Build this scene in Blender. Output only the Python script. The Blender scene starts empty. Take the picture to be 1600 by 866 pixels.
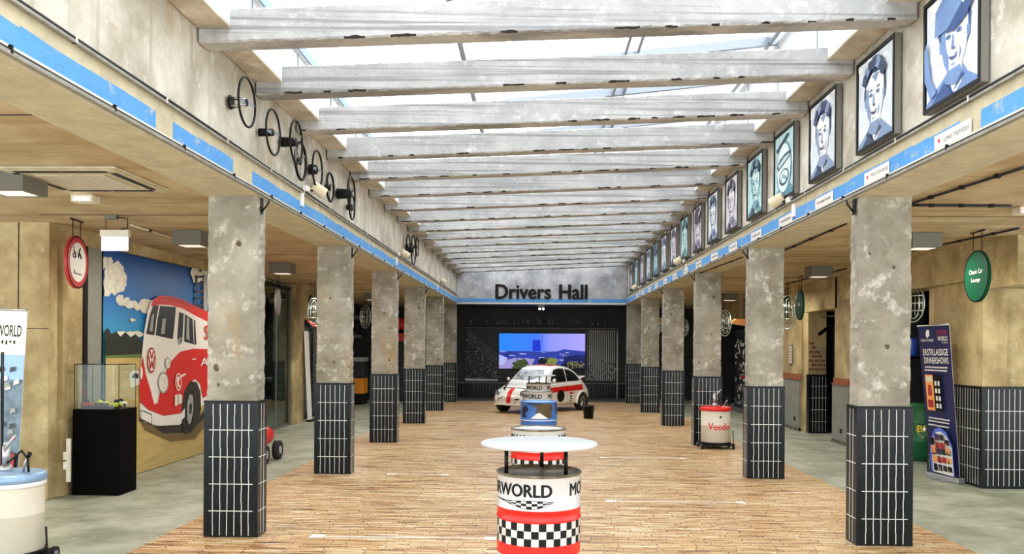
import bpy, bmesh, math, random
from mathutils import Vector, Matrix
from mathutils.bvhtree import BVHTree
from math import sin, cos, pi, radians
random.seed(7)
S = bpy.context.scene
COL = S.collection

# ------------------------------------------------------------------ camera, sky, lights, exposure
F_PX, V0, YAW, ROLL, H_CAM = 1301.6, 542.7, 0.029, 0.0066, 1.73
cam_d = bpy.data.cameras.new('camera'); cam = bpy.data.objects.new('camera', cam_d); COL.objects.link(cam)
cam_d.sensor_width = 36; cam_d.lens = F_PX / 1600 * 36
cam_d.shift_y = (V0 - 433) / 1600
cam_d.clip_end = 200
cam.matrix_world = Matrix.Translation((0, 0, H_CAM)) @ Matrix.Rotation(YAW, 4, 'Z') @ Matrix.Rotation(pi/2, 4, 'X') @ Matrix.Rotation(ROLL, 4, 'Z')
S.camera = cam
W = bpy.data.worlds.new('overcast_sky'); S.world = W; W.use_nodes = True
wn = W.node_tree.nodes; wl = W.node_tree.links
bg = wn['Background']
tc = wn.new('ShaderNodeTexCoord'); nz = wn.new('ShaderNodeTexNoise'); nz.inputs['Scale'].default_value = 2.5
rp = wn.new('ShaderNodeValToRGB'); rp.color_ramp.elements[0].color = (.86, .93, 1, 1); rp.color_ramp.elements[1].color = (1, 1, 1, 1)
wl.new(tc.outputs['Generated'], nz.inputs['Vector']); wl.new(nz.outputs['Fac'], rp.inputs['Fac']); wl.new(rp.outputs['Color'], bg.inputs['Color'])
bg.inputs['Strength'].default_value = 3.0
S.view_settings.view_transform = 'Standard'; S.view_settings.look = 'None'
S.view_settings.exposure = 0.38; S.view_settings.gamma = 1.0; S.view_settings.use_curve_mapping = False
S.cycles.max_bounces = 9; S.cycles.diffuse_bounces = 6; S.cycles.transparent_max_bounces = 12
S.cycles.sample_clamp_indirect = 6; S.cycles.caustics_reflective = False; S.cycles.caustics_refractive = False
def area(name, loc, sx, sy, power, rot=(0, 0, 0), col=(1, .93, .82)):
    d = bpy.data.lights.new(name, 'AREA'); d.shape = 'RECTANGLE'; d.size = sx; d.size_y = sy; d.energy = power; d.color = col
    o = bpy.data.objects.new(name, d); COL.objects.link(o); o.location = loc; o.rotation_euler = rot
    return o

# ------------------------------------------------------------------ helpers
def lin(c):
    if isinstance(c, str): c = tuple(int(c[i:i+2], 16) / 255 for i in (0, 2, 4))
    return tuple(((x / 12.92) if x <= .04045 else ((x + .055) / 1.055) ** 2.4) for x in c[:3]) + (1,)
MATS = {}
def mat(name, col, rough=.55, metal=0, var=0, scale=6, bump=0, bscale=40, emit=0, col2=None, stretch=(1, 1, 1), coat=0, spec=None):
    m = bpy.data.materials.new(name); m.use_nodes = True; MATS[name] = m
    n = m.node_tree.nodes; l = m.node_tree.links; b = n['Principled BSDF']
    c = lin(col); b.inputs['Base Color'].default_value = c
    b.inputs['Roughness'].default_value = rough; b.inputs['Metallic'].default_value = metal
    if spec is not None: b.inputs['Specular IOR Level'].default_value = spec
    if coat: b.inputs['Coat Weight'].default_value = coat
    if var or bump:
        t = n.new('ShaderNodeTexCoord'); mp = n.new('ShaderNodeMapping'); mp.inputs['Scale'].default_value = stretch
        l.new(t.outputs['Object'], mp.inputs['Vector'])
    if var:
        x = n.new('ShaderNodeTexNoise'); x.inputs['Scale'].default_value = scale; x.inputs['Detail'].default_value = 6; x.inputs['Roughness'].default_value = .65
        l.new(mp.outputs['Vector'], x.inputs['Vector'])
        r = n.new('ShaderNodeValToRGB'); e = r.color_ramp.elements
        e[0].position = .34; e[1].position = .68
        e[0].color = lin(col2) if col2 else tuple(v * (1 - var) for v in c[:3]) + (1,)
        e[1].color = c if col2 else tuple(min(1, v * (1 + var * .5)) for v in c[:3]) + (1,)
        l.new(x.outputs['Fac'], r.inputs['Fac']); l.new(r.outputs['Color'], b.inputs['Base Color'])
    if bump:
        x = n.new('ShaderNodeTexNoise'); x.inputs['Scale'].default_value = bscale; x.inputs['Detail'].default_value = 5
        l.new(mp.outputs['Vector'], x.inputs['Vector'])
        bp = n.new('ShaderNodeBump'); bp.inputs['Strength'].default_value = bump; bp.inputs['Distance'].default_value = .01
        l.new(x.outputs['Fac'], bp.inputs['Height']); l.new(bp.outputs['Normal'], b.inputs['Normal'])
    if emit:
        b.inputs['Emission Color'].default_value = c; b.inputs['Emission Strength'].default_value = emit
    return m
def concrete(name, base, dark, patch, streak=0, rust=None, patch_at=.56, board=False, bump=.5):
    """raw concrete: large mottling, fine grain, pale plaster patches, dark pits, vertical streaks of grime"""
    m = bpy.data.materials.new(name); m.use_nodes = True; MATS[name] = m
    n = m.node_tree.nodes; l = m.node_tree.links; b = n['Principled BSDF']; b.inputs['Roughness'].default_value = .85
    t = n.new('ShaderNodeTexCoord')
    oi = n.new('ShaderNodeObjectInfo'); off = n.new('ShaderNodeVectorMath'); off.operation = 'MULTIPLY_ADD'
    cmb = n.new('ShaderNodeCombineXYZ'); l.new(oi.outputs['Random'], cmb.inputs[0]); l.new(oi.outputs['Random'], cmb.inputs[2])
    l.new(cmb.outputs[0], off.inputs[0]); off.inputs[1].default_value = (37, 0, 53); l.new(t.outputs['Object'], off.inputs[2])
    V = off.outputs[0]
    def noise(s, d=6, ro=.6, st=None, lac=2):
        x = n.new('ShaderNodeTexNoise'); x.inputs['Scale'].default_value = s; x.inputs['Detail'].default_value = d; x.inputs['Roughness'].default_value = ro
        v = V
        if st:
            mp = n.new('ShaderNodeMapping'); mp.inputs['Scale'].default_value = st; l.new(V, mp.inputs['Vector']); v = mp.outputs['Vector']
        l.new(v, x.inputs['Vector']); return x.outputs['Fac']
    def ramp(f, a, c):
        r = n.new('ShaderNodeMapRange'); r.inputs[1].default_value = a; r.inputs[2].default_value = c; l.new(f, r.inputs[0]); return r.outputs[0]
    def mix(f, A, B):
        x = n.new('ShaderNodeMix'); x.data_type = 'RGBA'; l.new(f, x.inputs[0])
        for k, q in ((6, A), (7, B)):
            if isinstance(q, tuple): x.inputs[k].default_value = q
            else: l.new(q, x.inputs[k])
        return x.outputs[2]
    c = mix(ramp(noise(2.2), .35, .65), lin(dark), lin(base))
    c = mix(ramp(noise(6.5, 13, .74), patch_at-.04, patch_at + .09), c, lin(patch))
    if streak: c = mix(ramp(noise(1.0, 5, .6, (9, 9, .5)), .55, .55 + .3 / streak), c, lin(dark))
    if board: c = mix(ramp(noise(1.0, 3, .6, (.35, 3, 26)), .5, .62), c, tuple(v*board for v in lin(dark)[:3])+(1,))
    if rust: c = mix(ramp(noise(1.3, 5, .6, (1.6, 1.6, .5)), .6, .78), c, lin(rust))
    c = mix(ramp(noise(26, 4, .7), .68, .72), c, tuple(v * .35 for v in lin(dark)[:3]) + (1,))
    l.new(c, b.inputs['Base Color'])
    bp = n.new('ShaderNodeBump'); bp.inputs['Strength'].default_value = bump; bp.inputs['Distance'].default_value = .02
    l.new(noise(16, 8, .7), bp.inputs['Height']); l.new(bp.outputs['Normal'], b.inputs['Normal'])
    return m

class MB:
    def __init__(s): s.v = []; s.f = []; s.m = []; s.sm = []; s.mats = []
    def mi(s, m):
        m = MATS[m] if isinstance(m, str) else m
        if m not in s.mats: s.mats.append(m)
        return s.mats.index(m)
    def face(s, pts, m, sm=False):
        i = len(s.v); s.v += [tuple(p) for p in pts]; s.f.append(tuple(range(i, i + len(pts)))); s.m.append(s.mi(m)); s.sm.append(sm)
    def raw(s, vs, fs, m, sm=False):
        i = len(s.v); s.v += [tuple(p) for p in vs]; k = s.mi(m)
        for f in fs: s.f.append(tuple(i + j for j in f)); s.m.append(k); s.sm.append(sm)
        return s
    def box(s, x0, x1, y0, y1, z0, z1, m, M=None):
        v = [Vector((x, y, z)) for z in (z0, z1) for y in (y0, y1) for x in (x0, x1)]
        if M: v = [M @ p for p in v]
        return s.raw(v, [(0, 2, 3, 1), (4, 5, 7, 6), (0, 1, 5, 4), (2, 6, 7, 3), (0, 4, 6, 2), (1, 3, 7, 5)], m)
    def cyl(s, p0, p1, r0, m, r1=None, n=20, caps=True, sm=True):
        p0, p1 = Vector(p0), Vector(p1); r1 = r0 if r1 is None else r1
        d = (p1 - p0).normalized(); a = d.orthogonal().normalized(); b = d.cross(a)
        v = []
        for p, r in ((p0, r0), (p1, r1)):
            v += [p + a * (r * cos(2*pi*i/n)) + b * (r * sin(2*pi*i/n)) for i in range(n)]
        s.raw(v, [(i, (i+1) % n, n + (i+1) % n, n + i) for i in range(n)], m, sm)
        if caps: s.face(v[:n][::-1], m); s.face(v[n:], m)
        return s
    def tube(s, pts, r, m, n=8, closed=False):
        pts = [Vector(p) for p in pts]; k = len(pts); v = []; ref = None
        for i, p in enumerate(pts):
            d = (pts[(i+1) % k] - pts[i-1]) if closed else (pts[min(i+1, k-1)] - pts[max(i-1, 0)])
            d.normalize()
            if ref is None: ref = d.orthogonal().normalized()
            a = (ref - d * ref.dot(d)).normalized(); ref = a; b = d.cross(a)
            v += [p + a * (r * cos(2*pi*j/n)) + b * (r * sin(2*pi*j/n)) for j in range(n)]
        fs = [(i*n+j, i*n+(j+1) % n, ((i+1) % k)*n+(j+1) % n, ((i+1) % k)*n+j) for i in range(k if closed else k-1) for j in range(n)]
        s.raw(v, fs, m, True)
        if not closed: s.face(v[:n][::-1], m); s.face(v[-n:], m)
        return s
    def ring(s, c, nrm, R, r, m, n=40, k=8):
        c, nrm = Vector(c), Vector(nrm).normalized(); a = nrm.orthogonal().normalized(); b = nrm.cross(a)
        return s.tube([c + a*(R*cos(2*pi*i/n)) + b*(R*sin(2*pi*i/n)) for i in range(n)], r, m, k, True)
    def lathe(s, prof, m, n=48, c=(0, 0, 0), sm=True):
        """prof: list of (r, z) or (r, z, material for the band up to the next point)"""
        c = Vector(c)
        for i in range(len(prof) - 1):
            (r0, z0), (r1, z1) = prof[i][:2], prof[i+1][:2]; mm = prof[i][2] if len(prof[i]) > 2 else m
            v = [c + Vector((r*cos(2*pi*j/n), r*sin(2*pi*j/n), z)) for r, z in ((r0, z0), (r1, z1)) for j in range(n)]
            s.raw(v, [(j, (j+1) % n, n+(j+1) % n, n+j) for j in range(n)], mm, sm)
        return s
    def disc(s, c, nrm, r, m, n=32, ry=None, up=(0, 0, 1)):
        c, nrm = Vector(c), Vector(nrm).normalized(); b = Vector(up); b = (b - nrm*b.dot(nrm)).normalized(); a = b.cross(nrm)
        ry = ry or r
        s.face([c + a*(r*cos(2*pi*i/n)) + b*(ry*sin(2*pi*i/n)) for i in range(n)], m); return s
    def sphere(s, c, r, m, n=14, sc=(1, 1, 1)):
        c = Vector(c); v = []
        for i in range(n+1):
            th = pi*i/n
            v += [c + Vector((sc[0]*r*sin(th)*cos(2*pi*j/n), sc[1]*r*sin(th)*sin(2*pi*j/n), sc[2]*r*cos(th))) for j in range(n)]
        return s.raw(v, [(i*n+j, (i+1)*n+j, (i+1)*n+(j+1) % n, i*n+(j+1) % n) for i in range(n) for j in range(n)], m, True)
    def slab(s, pts, nrm, th, m, back=None):
        """polygon with thickness: pts is the front face, nrm its normal"""
        pts = [Vector(p) for p in pts]; d = Vector(nrm).normalized() * th; k = len(pts)
        s.face(pts, m); s.face([p - d for p in pts][::-1], back or m)
        for i in range(k): s.face([pts[i], pts[i]-d, pts[(i+1) % k]-d, pts[(i+1) % k]], back or m)
        return s
    def text(s, body, w, h, fn, m, bold=0, n_sub=0, depth=0):
        """lettering fitted to w x h and laid on the surface fn(u, v)"""
        cu = bpy.data.curves.new('lettering', 'FONT'); cu.body = body; cu.offset = 0; cu.resolution_u = 3
        o = bpy.data.objects.new('lettering', cu); COL.objects.link(o)
        dg = bpy.context.evaluated_depsgraph_get(); me = bpy.data.meshes.new_from_object(o.evaluated_get(dg))
        COL.objects.unlink(o); bpy.data.objects.remove(o)
        if n_sub:
            bm = bmesh.new(); bm.from_mesh(me); bmesh.ops.triangulate(bm, faces=bm.faces[:])
            xs = [v.co.x for v in bm.verts]; a, b = min(xs), max(xs)
            for i in range(1, n_sub):
                bmesh.ops.bisect_plane(bm, geom=bm.verts[:]+bm.edges[:]+bm.faces[:], plane_co=(a+(b-a)*i/n_sub, 0, 0), plane_no=(1, 0, 0))
            bm.to_mesh(me); bm.free()
        xs = [v.co.x for v in me.vertices]; ys = [v.co.y for v in me.vertices]
        x0, x1, y0, y1 = min(xs), max(xs), min(ys), max(ys)
        P = [((v.co.x-x0)/(x1-x0)*w, (v.co.y-y0)/(y1-y0)*h) for v in me.vertices]
        fat = bold*h*1.5
        e1, e2 = Vector(fn(.002, 0)) - Vector(fn(0, 0)), Vector(fn(0, .002)) - Vector(fn(0, 0)); nn = e1.cross(e2).normalized()*.00008
        for ki, (du, dv) in enumerate(((0, 0),) if not fat else ((0, 0), (fat, 0), (-fat, 0), (0, fat*.6), (0, -fat*.6))):
            s.raw([Vector(fn(u+du, v+dv)) + nn*ki for u, v in P], [tuple(p.vertices) for p in me.polygons], m)
        if depth:
            ec = {}
            for p in me.polygons:
                for e in p.edge_keys: ec[e] = ec.get(e, 0) + 1
            for (a, b), c_ in ec.items():
                if c_ == 1: s.face([fn(*P[a]), fn(*P[b]), fn(*P[b], depth), fn(*P[a], depth)], m)
        bpy.data.meshes.remove(me)
        return s
    def build(s, name, parent=None, loc=None, bevel=0, M=None):
        me = bpy.data.meshes.new(name); me.from_pydata(s.v if M is None else [tuple(M @ Vector(p)) for p in s.v], [], s.f)
        for m in s.mats: me.materials.append(m)
        me.polygons.foreach_set('material_index', s.m); me.polygons.foreach_set('use_smooth', s.sm)
        bm = bmesh.new(); bm.from_mesh(me); bmesh.ops.remove_doubles(bm, verts=bm.verts, dist=1e-5)
        bm.to_mesh(me); bm.free(); me.update()
        o = bpy.data.objects.new(name, me); COL.objects.link(o)
        if parent is not None: o.parent = parent
        if loc is not None: o.location = loc
        if bevel:
            b = o.modifiers.new('bevel', 'BEVEL'); b.width = bevel; b.segments = 2; b.limit_method = 'ANGLE'
        return o
def tag(o, label, cat, group=None, kind=None):
    o['label'] = label; o['category'] = cat
    if group: o['group'] = group
    if kind: o['kind'] = kind
    return o
def thing(name, label, cat, loc=(0, 0, 0), rz=0, group=None):
    o = bpy.data.objects.new(name, None); COL.objects.link(o); o.location = loc; o.rotation_euler = (0, 0, rz); o.empty_display_size = .1
    return tag(o, label, cat, group)
def struct(o, label=None):
    o['kind'] = 'structure'
    if label: o['label'] = label
    return o
def ray(px, py):
    a, b = px - 800, V0 - py; cr, sr = cos(ROLL), sin(ROLL)
    u = cr*a - sr*b; v = sr*a + cr*b; c, s = cos(YAW), sin(YAW)
    return Vector((c*u/F_PX - s, s*u/F_PX + c, v/F_PX))
def onX(px, py, X): d = ray(px, py); t = X/d.x; return Vector((X, d.y*t, H_CAM + d.z*t))
def onY(px, py, Y): d = ray(px, py); t = Y/d.y; return Vector((d.x*t, Y, H_CAM + d.z*t))
def onZ(px, py, Z=0.): d = ray(px, py); t = (Z-H_CAM)/d.z; return Vector((d.x*t, d.y*t, Z))

# ------------------------------------------------------------------ materials
concrete('column_concrete', 'A9A495', '7F7A6A', 'D2CFC4', rust='A08656', patch_at=.575, bump=.8)
concrete('wall_plaster', 'DEDACD', 'ADA694', 'ECEAE2', streak=1.5, rust='BFA070', patch_at=.6, bump=.5)
concrete('lintel_concrete', 'C6C8CC', '8F9298', 'DDDDDE', streak=.8, patch_at=.6)
concrete('aisle_concrete', 'C2B083', '937F55', 'D3C6A2', rust='85714A', patch_at=.62, bump=.3, streak=.8)
concrete('ceiling_concrete', 'C2AE8A', 'A68D64', 'CDBF9F', patch_at=.64, bump=.15, board=.97)
concrete('beam_paint', 'C3C4C4', 'A6A8A8', 'D4D5D5', patch_at=.58, bump=.9, board=.74)
concrete('floor_concrete', 'B4B7A4', '868B77', 'CCCEBF', patch_at=.62, bump=.08); 
MATS['floor_concrete'].node_tree.nodes['Principled BSDF'].inputs['Roughness'].default_value = .42
mat('dark_floor', '5A5A50', .5, var=.3, scale=2)
mat('chip_dark', '2E2A26', .9)
concrete('band_blue', '4F93D4', '5B9BD6', 'B9BBA6', patch_at=.60, bump=.2)
mat('raw_band', 'C3BA9C', .8, var=.2, scale=6)
mat('rail_metal', 'A7A59B', .4, .5, var=.3, scale=8)
mat('black', '070708', .45, spec=.25); mat('black_matte', '030304', .8, spec=.08); mat('rubber', '121212', .8)
mat('cable_black', '1A1A1A', .6)
mat('grey_box', '6E6C62', .55, .2); mat('lamp_glow', 'FFF6E6', .5, emit=.5)
mat('white', 'EDEDEB', .45); mat('white_gloss', 'CDD0D0', .25, var=.06, scale=5); mat('off_white', 'D8D3C2', .5, var=.06)
mat('table_white', 'BFC3C4', .35, var=.06, scale=6); mat('cream', 'D9D0B0', .45, var=.06)
mat('red', 'D81E18', .35); mat('sign_red', 'B4252A', .45); mat('dark_red', '8C1512', .4)
mat('chrome', 'C9CCD0', .18, 1); mat('steel', '9AA3AC', .35, .8); mat('steel_blue', '8FB0D4', .4, .3); mat('alu', 'B9BBBC', .35, .7)
mat('steel_grey', '77766F', .5); mat('green_sign', '0B4630', .7, spec=.1); mat('bp_green', '12683A', .4); mat('yellow', 'F2D21C', .4); mat('orange', 'E8901E', .45); mat('orange_soft', 'E59A55', .5)
mat('curb_white', 'E4E8EC', .6, var=.05, scale=3)
mat('grout', 'DADCD8', .7)
mat('drum_steel', '8E8873', .35, .5, var=.5, scale=14, col2='4C4030')
mat('blue_drum', '3E77C8', .4, var=.1); mat('brown_drum', '5A4A2C', .6, var=.5, scale=20); mat('dark_navy', '141D38', .5)
mat('tyre', '17181A', .75); mat('glass_dark', '1A1D1F', .08); mat('interior', '2A2422', .8)
mat('screen_glass', '5B6469', .08, var=.5, scale=5, col2='C9CFD2'); mat('car_white', 'E8E4DA', .2, coat=.6); mat('headlamp', 'BFC9D0', .1, .6)  # screen_glass: pale mottling in the colour stands in for windscreen reflections
mat('led', 'E8ECFF', .4, emit=9); mat('exit_panel', 'C9CBE6', .4, emit=.5)
mat('neon', 'C9D4C8', .25, .9); mat('brick', '8A5E3E', .85, var=.3, scale=30); mat('mortar', 'B7A88A', .9)
mat('timber', '9A5A34', .6, var=.3, scale=12); mat('dado_grey', '85867C', .7, var=.15, scale=4)
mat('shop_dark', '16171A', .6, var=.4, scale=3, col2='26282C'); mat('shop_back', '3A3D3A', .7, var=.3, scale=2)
mat('paper_white', 'E3E2DC', .5)
mat('tape_white', 'DDE0DE', .5)
def tile_mat():
    m = mat('black_tile', '080C10', .22, var=.5, scale=20, bump=.25, bscale=30, col2='131C1F', stretch=(1, 1, .25), spec=.22); return m
tile_mat()
def glass(name, tint, op, rough=.02):
    m = bpy.data.materials.new(name); m.use_nodes = True; MATS[name] = m
    n = m.node_tree.nodes; l = m.node_tree.links; n.remove(n['Principled BSDF'])
    t = n.new('ShaderNodeBsdfTransparent'); t.inputs[0].default_value = lin(tint)
    g = n.new('ShaderNodeBsdfGlossy'); g.inputs['Roughness'].default_value = rough
    lw = n.new('ShaderNodeLayerWeight'); lw.inputs['Blend'].default_value = .5
    fr = n.new('ShaderNodeMath'); fr.operation = 'POWER'; fr.inputs[1].default_value = 5; l.new(lw.outputs['Facing'], fr.inputs[0])
    ad = n.new('ShaderNodeMath'); ad.operation = 'ADD'; ad.use_clamp = True; ad.inputs[1].default_value = op; l.new(fr.outputs[0], ad.inputs[0])
    x = n.new('ShaderNodeMixShader'); l.new(ad.outputs[0], x.inputs[0]); l.new(t.outputs[0], x.inputs[1]); l.new(g.outputs[0], x.inputs[2])
    l.new(x.outputs[0], n['Material Output'].inputs[0]); return m
glass('skylight_glass', 'FFFFFF', 0); glass('clear_glass', 'FAFDFC', .02); glass('shop_glass', 'B4C6BA', .12)  # shop_glass tint puts greenish reflections into the pane colour
def wood_floor():
    """end-grain lath floor: thin short strips, light and dark browns with dark joints"""
    m = bpy.data.materials.new('lath_floor'); m.use_nodes = True; MATS['lath_floor'] = m
    n = m.node_tree.nodes; l = m.node_tree.links; b = n['Principled BSDF']
    t = n.new('ShaderNodeTexCoord')
    wob = n.new('ShaderNodeTexNoise'); wob.inputs['Scale'].default_value = 1.6; wob.inputs['Detail'].default_value = 3
    l.new(t.outputs['Object'], wob.inputs['Vector'])
    ma = n.new('ShaderNodeVectorMath'); ma.operation = 'MULTIPLY_ADD'; ma.inputs[1].default_value = (.0, .09, 0)
    l.new(wob.outputs['Color'], ma.inputs[0]); l.new(t.outputs['Object'], ma.inputs[2])
    sp = n.new('ShaderNodeSeparateXYZ'); l.new(ma.outputs[0], sp.inputs[0])
    dv = n.new('ShaderNodeMath'); dv.operation = 'DIVIDE'; dv.inputs[1].default_value = .038; l.new(sp.outputs[1], dv.inputs[0])
    fl = n.new('ShaderNodeMath'); fl.operation = 'FLOOR'; l.new(dv.outputs[0], fl.inputs[0])
    wh = n.new('ShaderNodeTexWhiteNoise'); wh.noise_dimensions = '1D'; l.new(fl.outputs[0], wh.inputs['W'])
    xo = n.new('ShaderNodeMath'); xo.operation = 'MULTIPLY_ADD'; xo.inputs[1].default_value = 3.1; l.new(wh.outputs['Value'], xo.inputs[0]); l.new(sp.outputs[0], xo.inputs[2])
    cb = n.new('ShaderNodeCombineXYZ'); l.new(xo.outputs[0], cb.inputs[0]); l.new(sp.outputs[1], cb.inputs[1])
    def brick(w, h, off, c1, c2, mo):
        k = n.new('ShaderNodeTexBrick'); k.inputs['Scale'].default_value = 1; k.inputs['Brick Width'].default_value = w; k.inputs['Row Height'].default_value = h
        k.inputs['Mortar Size'].default_value = mo; k.inputs['Mortar Smooth'].default_value = .1; k.inputs['Bias'].default_value = 0
        k.offset = off; k.offset_frequency = 2; k.squash = 1; k.inputs['Color1'].default_value = c1; k.inputs['Color2'].default_value = c2; k.inputs['Mortar'].default_value = (0, 0, 0, 1)
        l.new(cb.outputs[0], k.inputs['Vector']); return k
    k1 = brick(.34, .038, 0, (0, 0, 0, 1), (1, 1, 1, 1), .0045)
    k2 = brick(.27, .038, 0, (0, 0, 0, 1), (1, 1, 1, 1), .0)
    ad = n.new('ShaderNodeMix'); ad.data_type = 'RGBA'; ad.inputs[0].default_value = .5; l.new(k1.outputs['Color'], ad.inputs[6]); l.new(k2.outputs['Color'], ad.inputs[7])
    big = n.new('ShaderNodeTexNoise'); big.inputs['Scale'].default_value = .7; big.inputs['Detail'].default_value = 4; l.new(t.outputs['Object'], big.inputs['Vector'])
    gr = n.new('ShaderNodeTexNoise'); gr.inputs['Scale'].default_value = 1; gr.inputs['Detail'].default_value = 5; gr.inputs['Roughness'].default_value = .7
    mp = n.new('ShaderNodeMapping'); mp.inputs['Scale'].default_value = (3.0, 34, 1); l.new(cb.outputs[0], mp.inputs['Vector']); l.new(mp.outputs[0], gr.inputs['Vector'])
    m1 = n.new('ShaderNodeMath'); m1.operation = 'MULTIPLY_ADD'; m1.inputs[1].default_value = .40; l.new(ad.outputs[2], m1.inputs[0])
    m2 = n.new('ShaderNodeMath'); m2.operation = 'MULTIPLY'; m2.inputs[1].default_value = .95; l.new(gr.outputs['Fac'], m2.inputs[0]); l.new(m2.outputs[0], m1.inputs[2])
    m3 = n.new('ShaderNodeMath'); m3.operation = 'MULTIPLY_ADD'; m3.inputs[1].default_value = .25; l.new(big.outputs['Fac'], m3.inputs[0]); l.new(m1.outputs[0], m3.inputs[2])
    r = n.new('ShaderNodeValToRGB'); e = r.color_ramp.elements
    e[0].position = .50; e[0].color = lin('1E130A'); e[1].position = 1.05; e[1].color = lin('F0DDB8')
    for p, c in ((.57, '6E4A2A'), (.66, 'B08252'), (.78, 'CFA671'), (.9, 'E0C08E')):
        q = e.new(p); q.color = lin(c)
    l.new(m3.outputs[0], r.inputs['Fac'])
    mx = n.new('ShaderNodeMix'); mx.data_type = 'RGBA'; l.new(k1.outputs['Fac'], mx.inputs[0]); l.new(r.outputs['Color'], mx.inputs[6]); mx.inputs[7].default_value = lin('2A1A0E')
    l.new(mx.outputs[2], b.inputs['Base Color']); b.inputs['Roughness'].default_value = .42
    bp = n.new('ShaderNodeBump'); bp.inputs['Strength'].default_value = .4; bp.inputs['Distance'].default_value = .006
    l.new(m1.outputs[0], bp.inputs['Height']); l.new(bp.outputs['Normal'], b.inputs['Normal'])
wood_floor()

# ------------------------------------------------------------------ the building
XL, XR, ZC = -2.51, 2.83, 3.085      # hall-side faces of the two column rows, aisle ceiling
Y1, DY = 7.43, 3.736                 # first column, spacing
YE = 26.05                           # lintel at the end of the hall
COLW, COLD, TH = .455, .21, 1.227
WXL, WXR = -5.2, 5.6                 # outer faces of the aisles
BEAMS = [6.09 + 1.258*i for i in range(16)]
ZLb, ZRb = 3.96, 4.2                 # beam undersides at the left and the right wall

b = MB(); b.box(-9, 9, -1.5, 30, -.2, -.004, 'floor_concrete'); struct(b.build('floor'))
b = MB(); b.box(-3.37, 3.76, -1.5, 26.5, -.004, .004, 'lath_floor'); struct(b.build('floor'), 'lath wood floor down the middle of the hall')
b = MB(); b.box(-3.4, 3.8, 26.5, 28.3, -.003, .02, 'dark_floor'); struct(b.build('floor'), 'dark floor below the end wall')
b = MB(); b.box(-9, XL-COLW, -1.5, 30, ZC, ZC+.25, 'ceiling_concrete'); struct(b.build('ceiling'), 'low concrete ceiling of the left aisle')
b = MB(); b.box(XR+COLW, 9, -1.5, 30, ZC, ZC+.25, 'ceiling_concrete'); struct(b.build('ceiling'), 'low concrete ceiling of the right aisle')

def side_wall(nm, X, sgn):
    zt = 4.07 if sgn < 0 else 4.32
    b = MB(); x0, x1 = sorted((X, X + sgn*COLW))
    # wall body, slightly set back above the conduit line
    b.box(x0, x1, -1.5, YE+.3, ZC-.01, 3.37, 'raw_band'); b.box(*sorted((X+sgn*.012, X+sgn*COLW)), -1.5, YE+.3, 3.37, zt+.5, 'wall_plaster')
    o = struct(b.build(nm)); return o
side_wall('wall_left', XL, -1); side_wall('wall_right', XR, 1)
# painted blue bands with broken edges
def band(nm, X, nx, gaps):
    b = MB(); y = 3.0; rnd = random.Random(3)
    while y < YE-.02:
        L = min(rnd.uniform(.25, .5), YE-.01-y)
        if not any(g0 < y < g1 for g0, g1 in gaps):
            za, zb = 3.262 + rnd.uniform(-.008, .01), 3.262 + rnd.uniform(-.008, .01)
            b.slab([(X, y, 3.145), (X, y+L, 3.145), (X, y+L, zb), (X, y, za)], (nx, 0, 0), .004, 'band_blue')
        y += L
    o = struct(b.build(nm)); return o
band('trim_1', XL+.0035, 1, [(5.25, 5.6), (6.6, 6.8), (13.1, 13.3)]); band('trim_2', XR-.0035, -1, [(5.1, 5.5)])
# steel rail under the band and conduit above it
for i, (X, s_) in enumerate(((XL, 1), (XR, -1))):
    b = MB()
    b.box(*sorted((X, X+s_*.03)), -1.5, YE, 3.092, 3.112, 'rail_metal'); b.box(*sorted((X, X+s_*.016)), -1.5, YE, 3.13, 3.143, 'off_white')
    b.tube([(X+s_*.02, -1.5, 3.119), (X+s_*.02, YE, 3.119)], .006, 'cable_black')
    for k in range(28): b.box(*sorted((X, X+s_*.033)), -1+k*.97, -.985+k*.97, 3.10, 3.14, 'black')
    struct(b.build('trim_%d' % (3+i)), 'steel rail with black cable under the %s band' % ('left', 'right')[i])
    b = MB(); b.tube([(X+s_*.02, -1.5+j*.9, 3.378+.004*sin(j*1.7)) for j in range(31)], .011, 'cable_black', 6)
    b.box(*sorted((X, X+s_*.03)), -1.5, YE, 3.35, 3.366, 'rail_metal')
    for k in range(24): b.box(*sorted((X, X+s_*.032)), k*1.1, k*1.1+.018, 3.35, 3.39, 'off_white')
    struct(b.build('trim_%d' % (5+i)), 'conduit line on the %s wall' % ('left', 'right')[i])
# sill slabs with the white skylight curbs
for i, (X, s_, zt, zc) in enumerate(((XL, 1, 4.07, 4.55), (XR, -1, 4.32, 4.55+.108*4.7))):
    b = MB(); y = -1.5
    x0, x1 = X, X+s_*.24
    lo, hi = sorted((x0, x1))
    b.box(lo, hi, -1.5, YE, zt, zt+.02, 'wall_plaster'); b.box(lo+(.002 if s_ < 0 else 0), hi-(.002 if s_ > 0 else 0), -1.5, YE, zt+.02, zc-.06, 'curb_white')
    b.box(lo, hi+.02*(s_ > 0), -1.5, YE, zc-.06, zc, 'curb_white')
    for k in range(22): b.box(*sorted((x1, x1+s_*.006)), -1+k*1.258, -.985+k*1.258, zt+.02, zc-.06, 'steel')
    struct(b.build('trim_%d' % (7+i)), '%s sill and white curb of the skylight' % ('left', 'right')[i])

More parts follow.
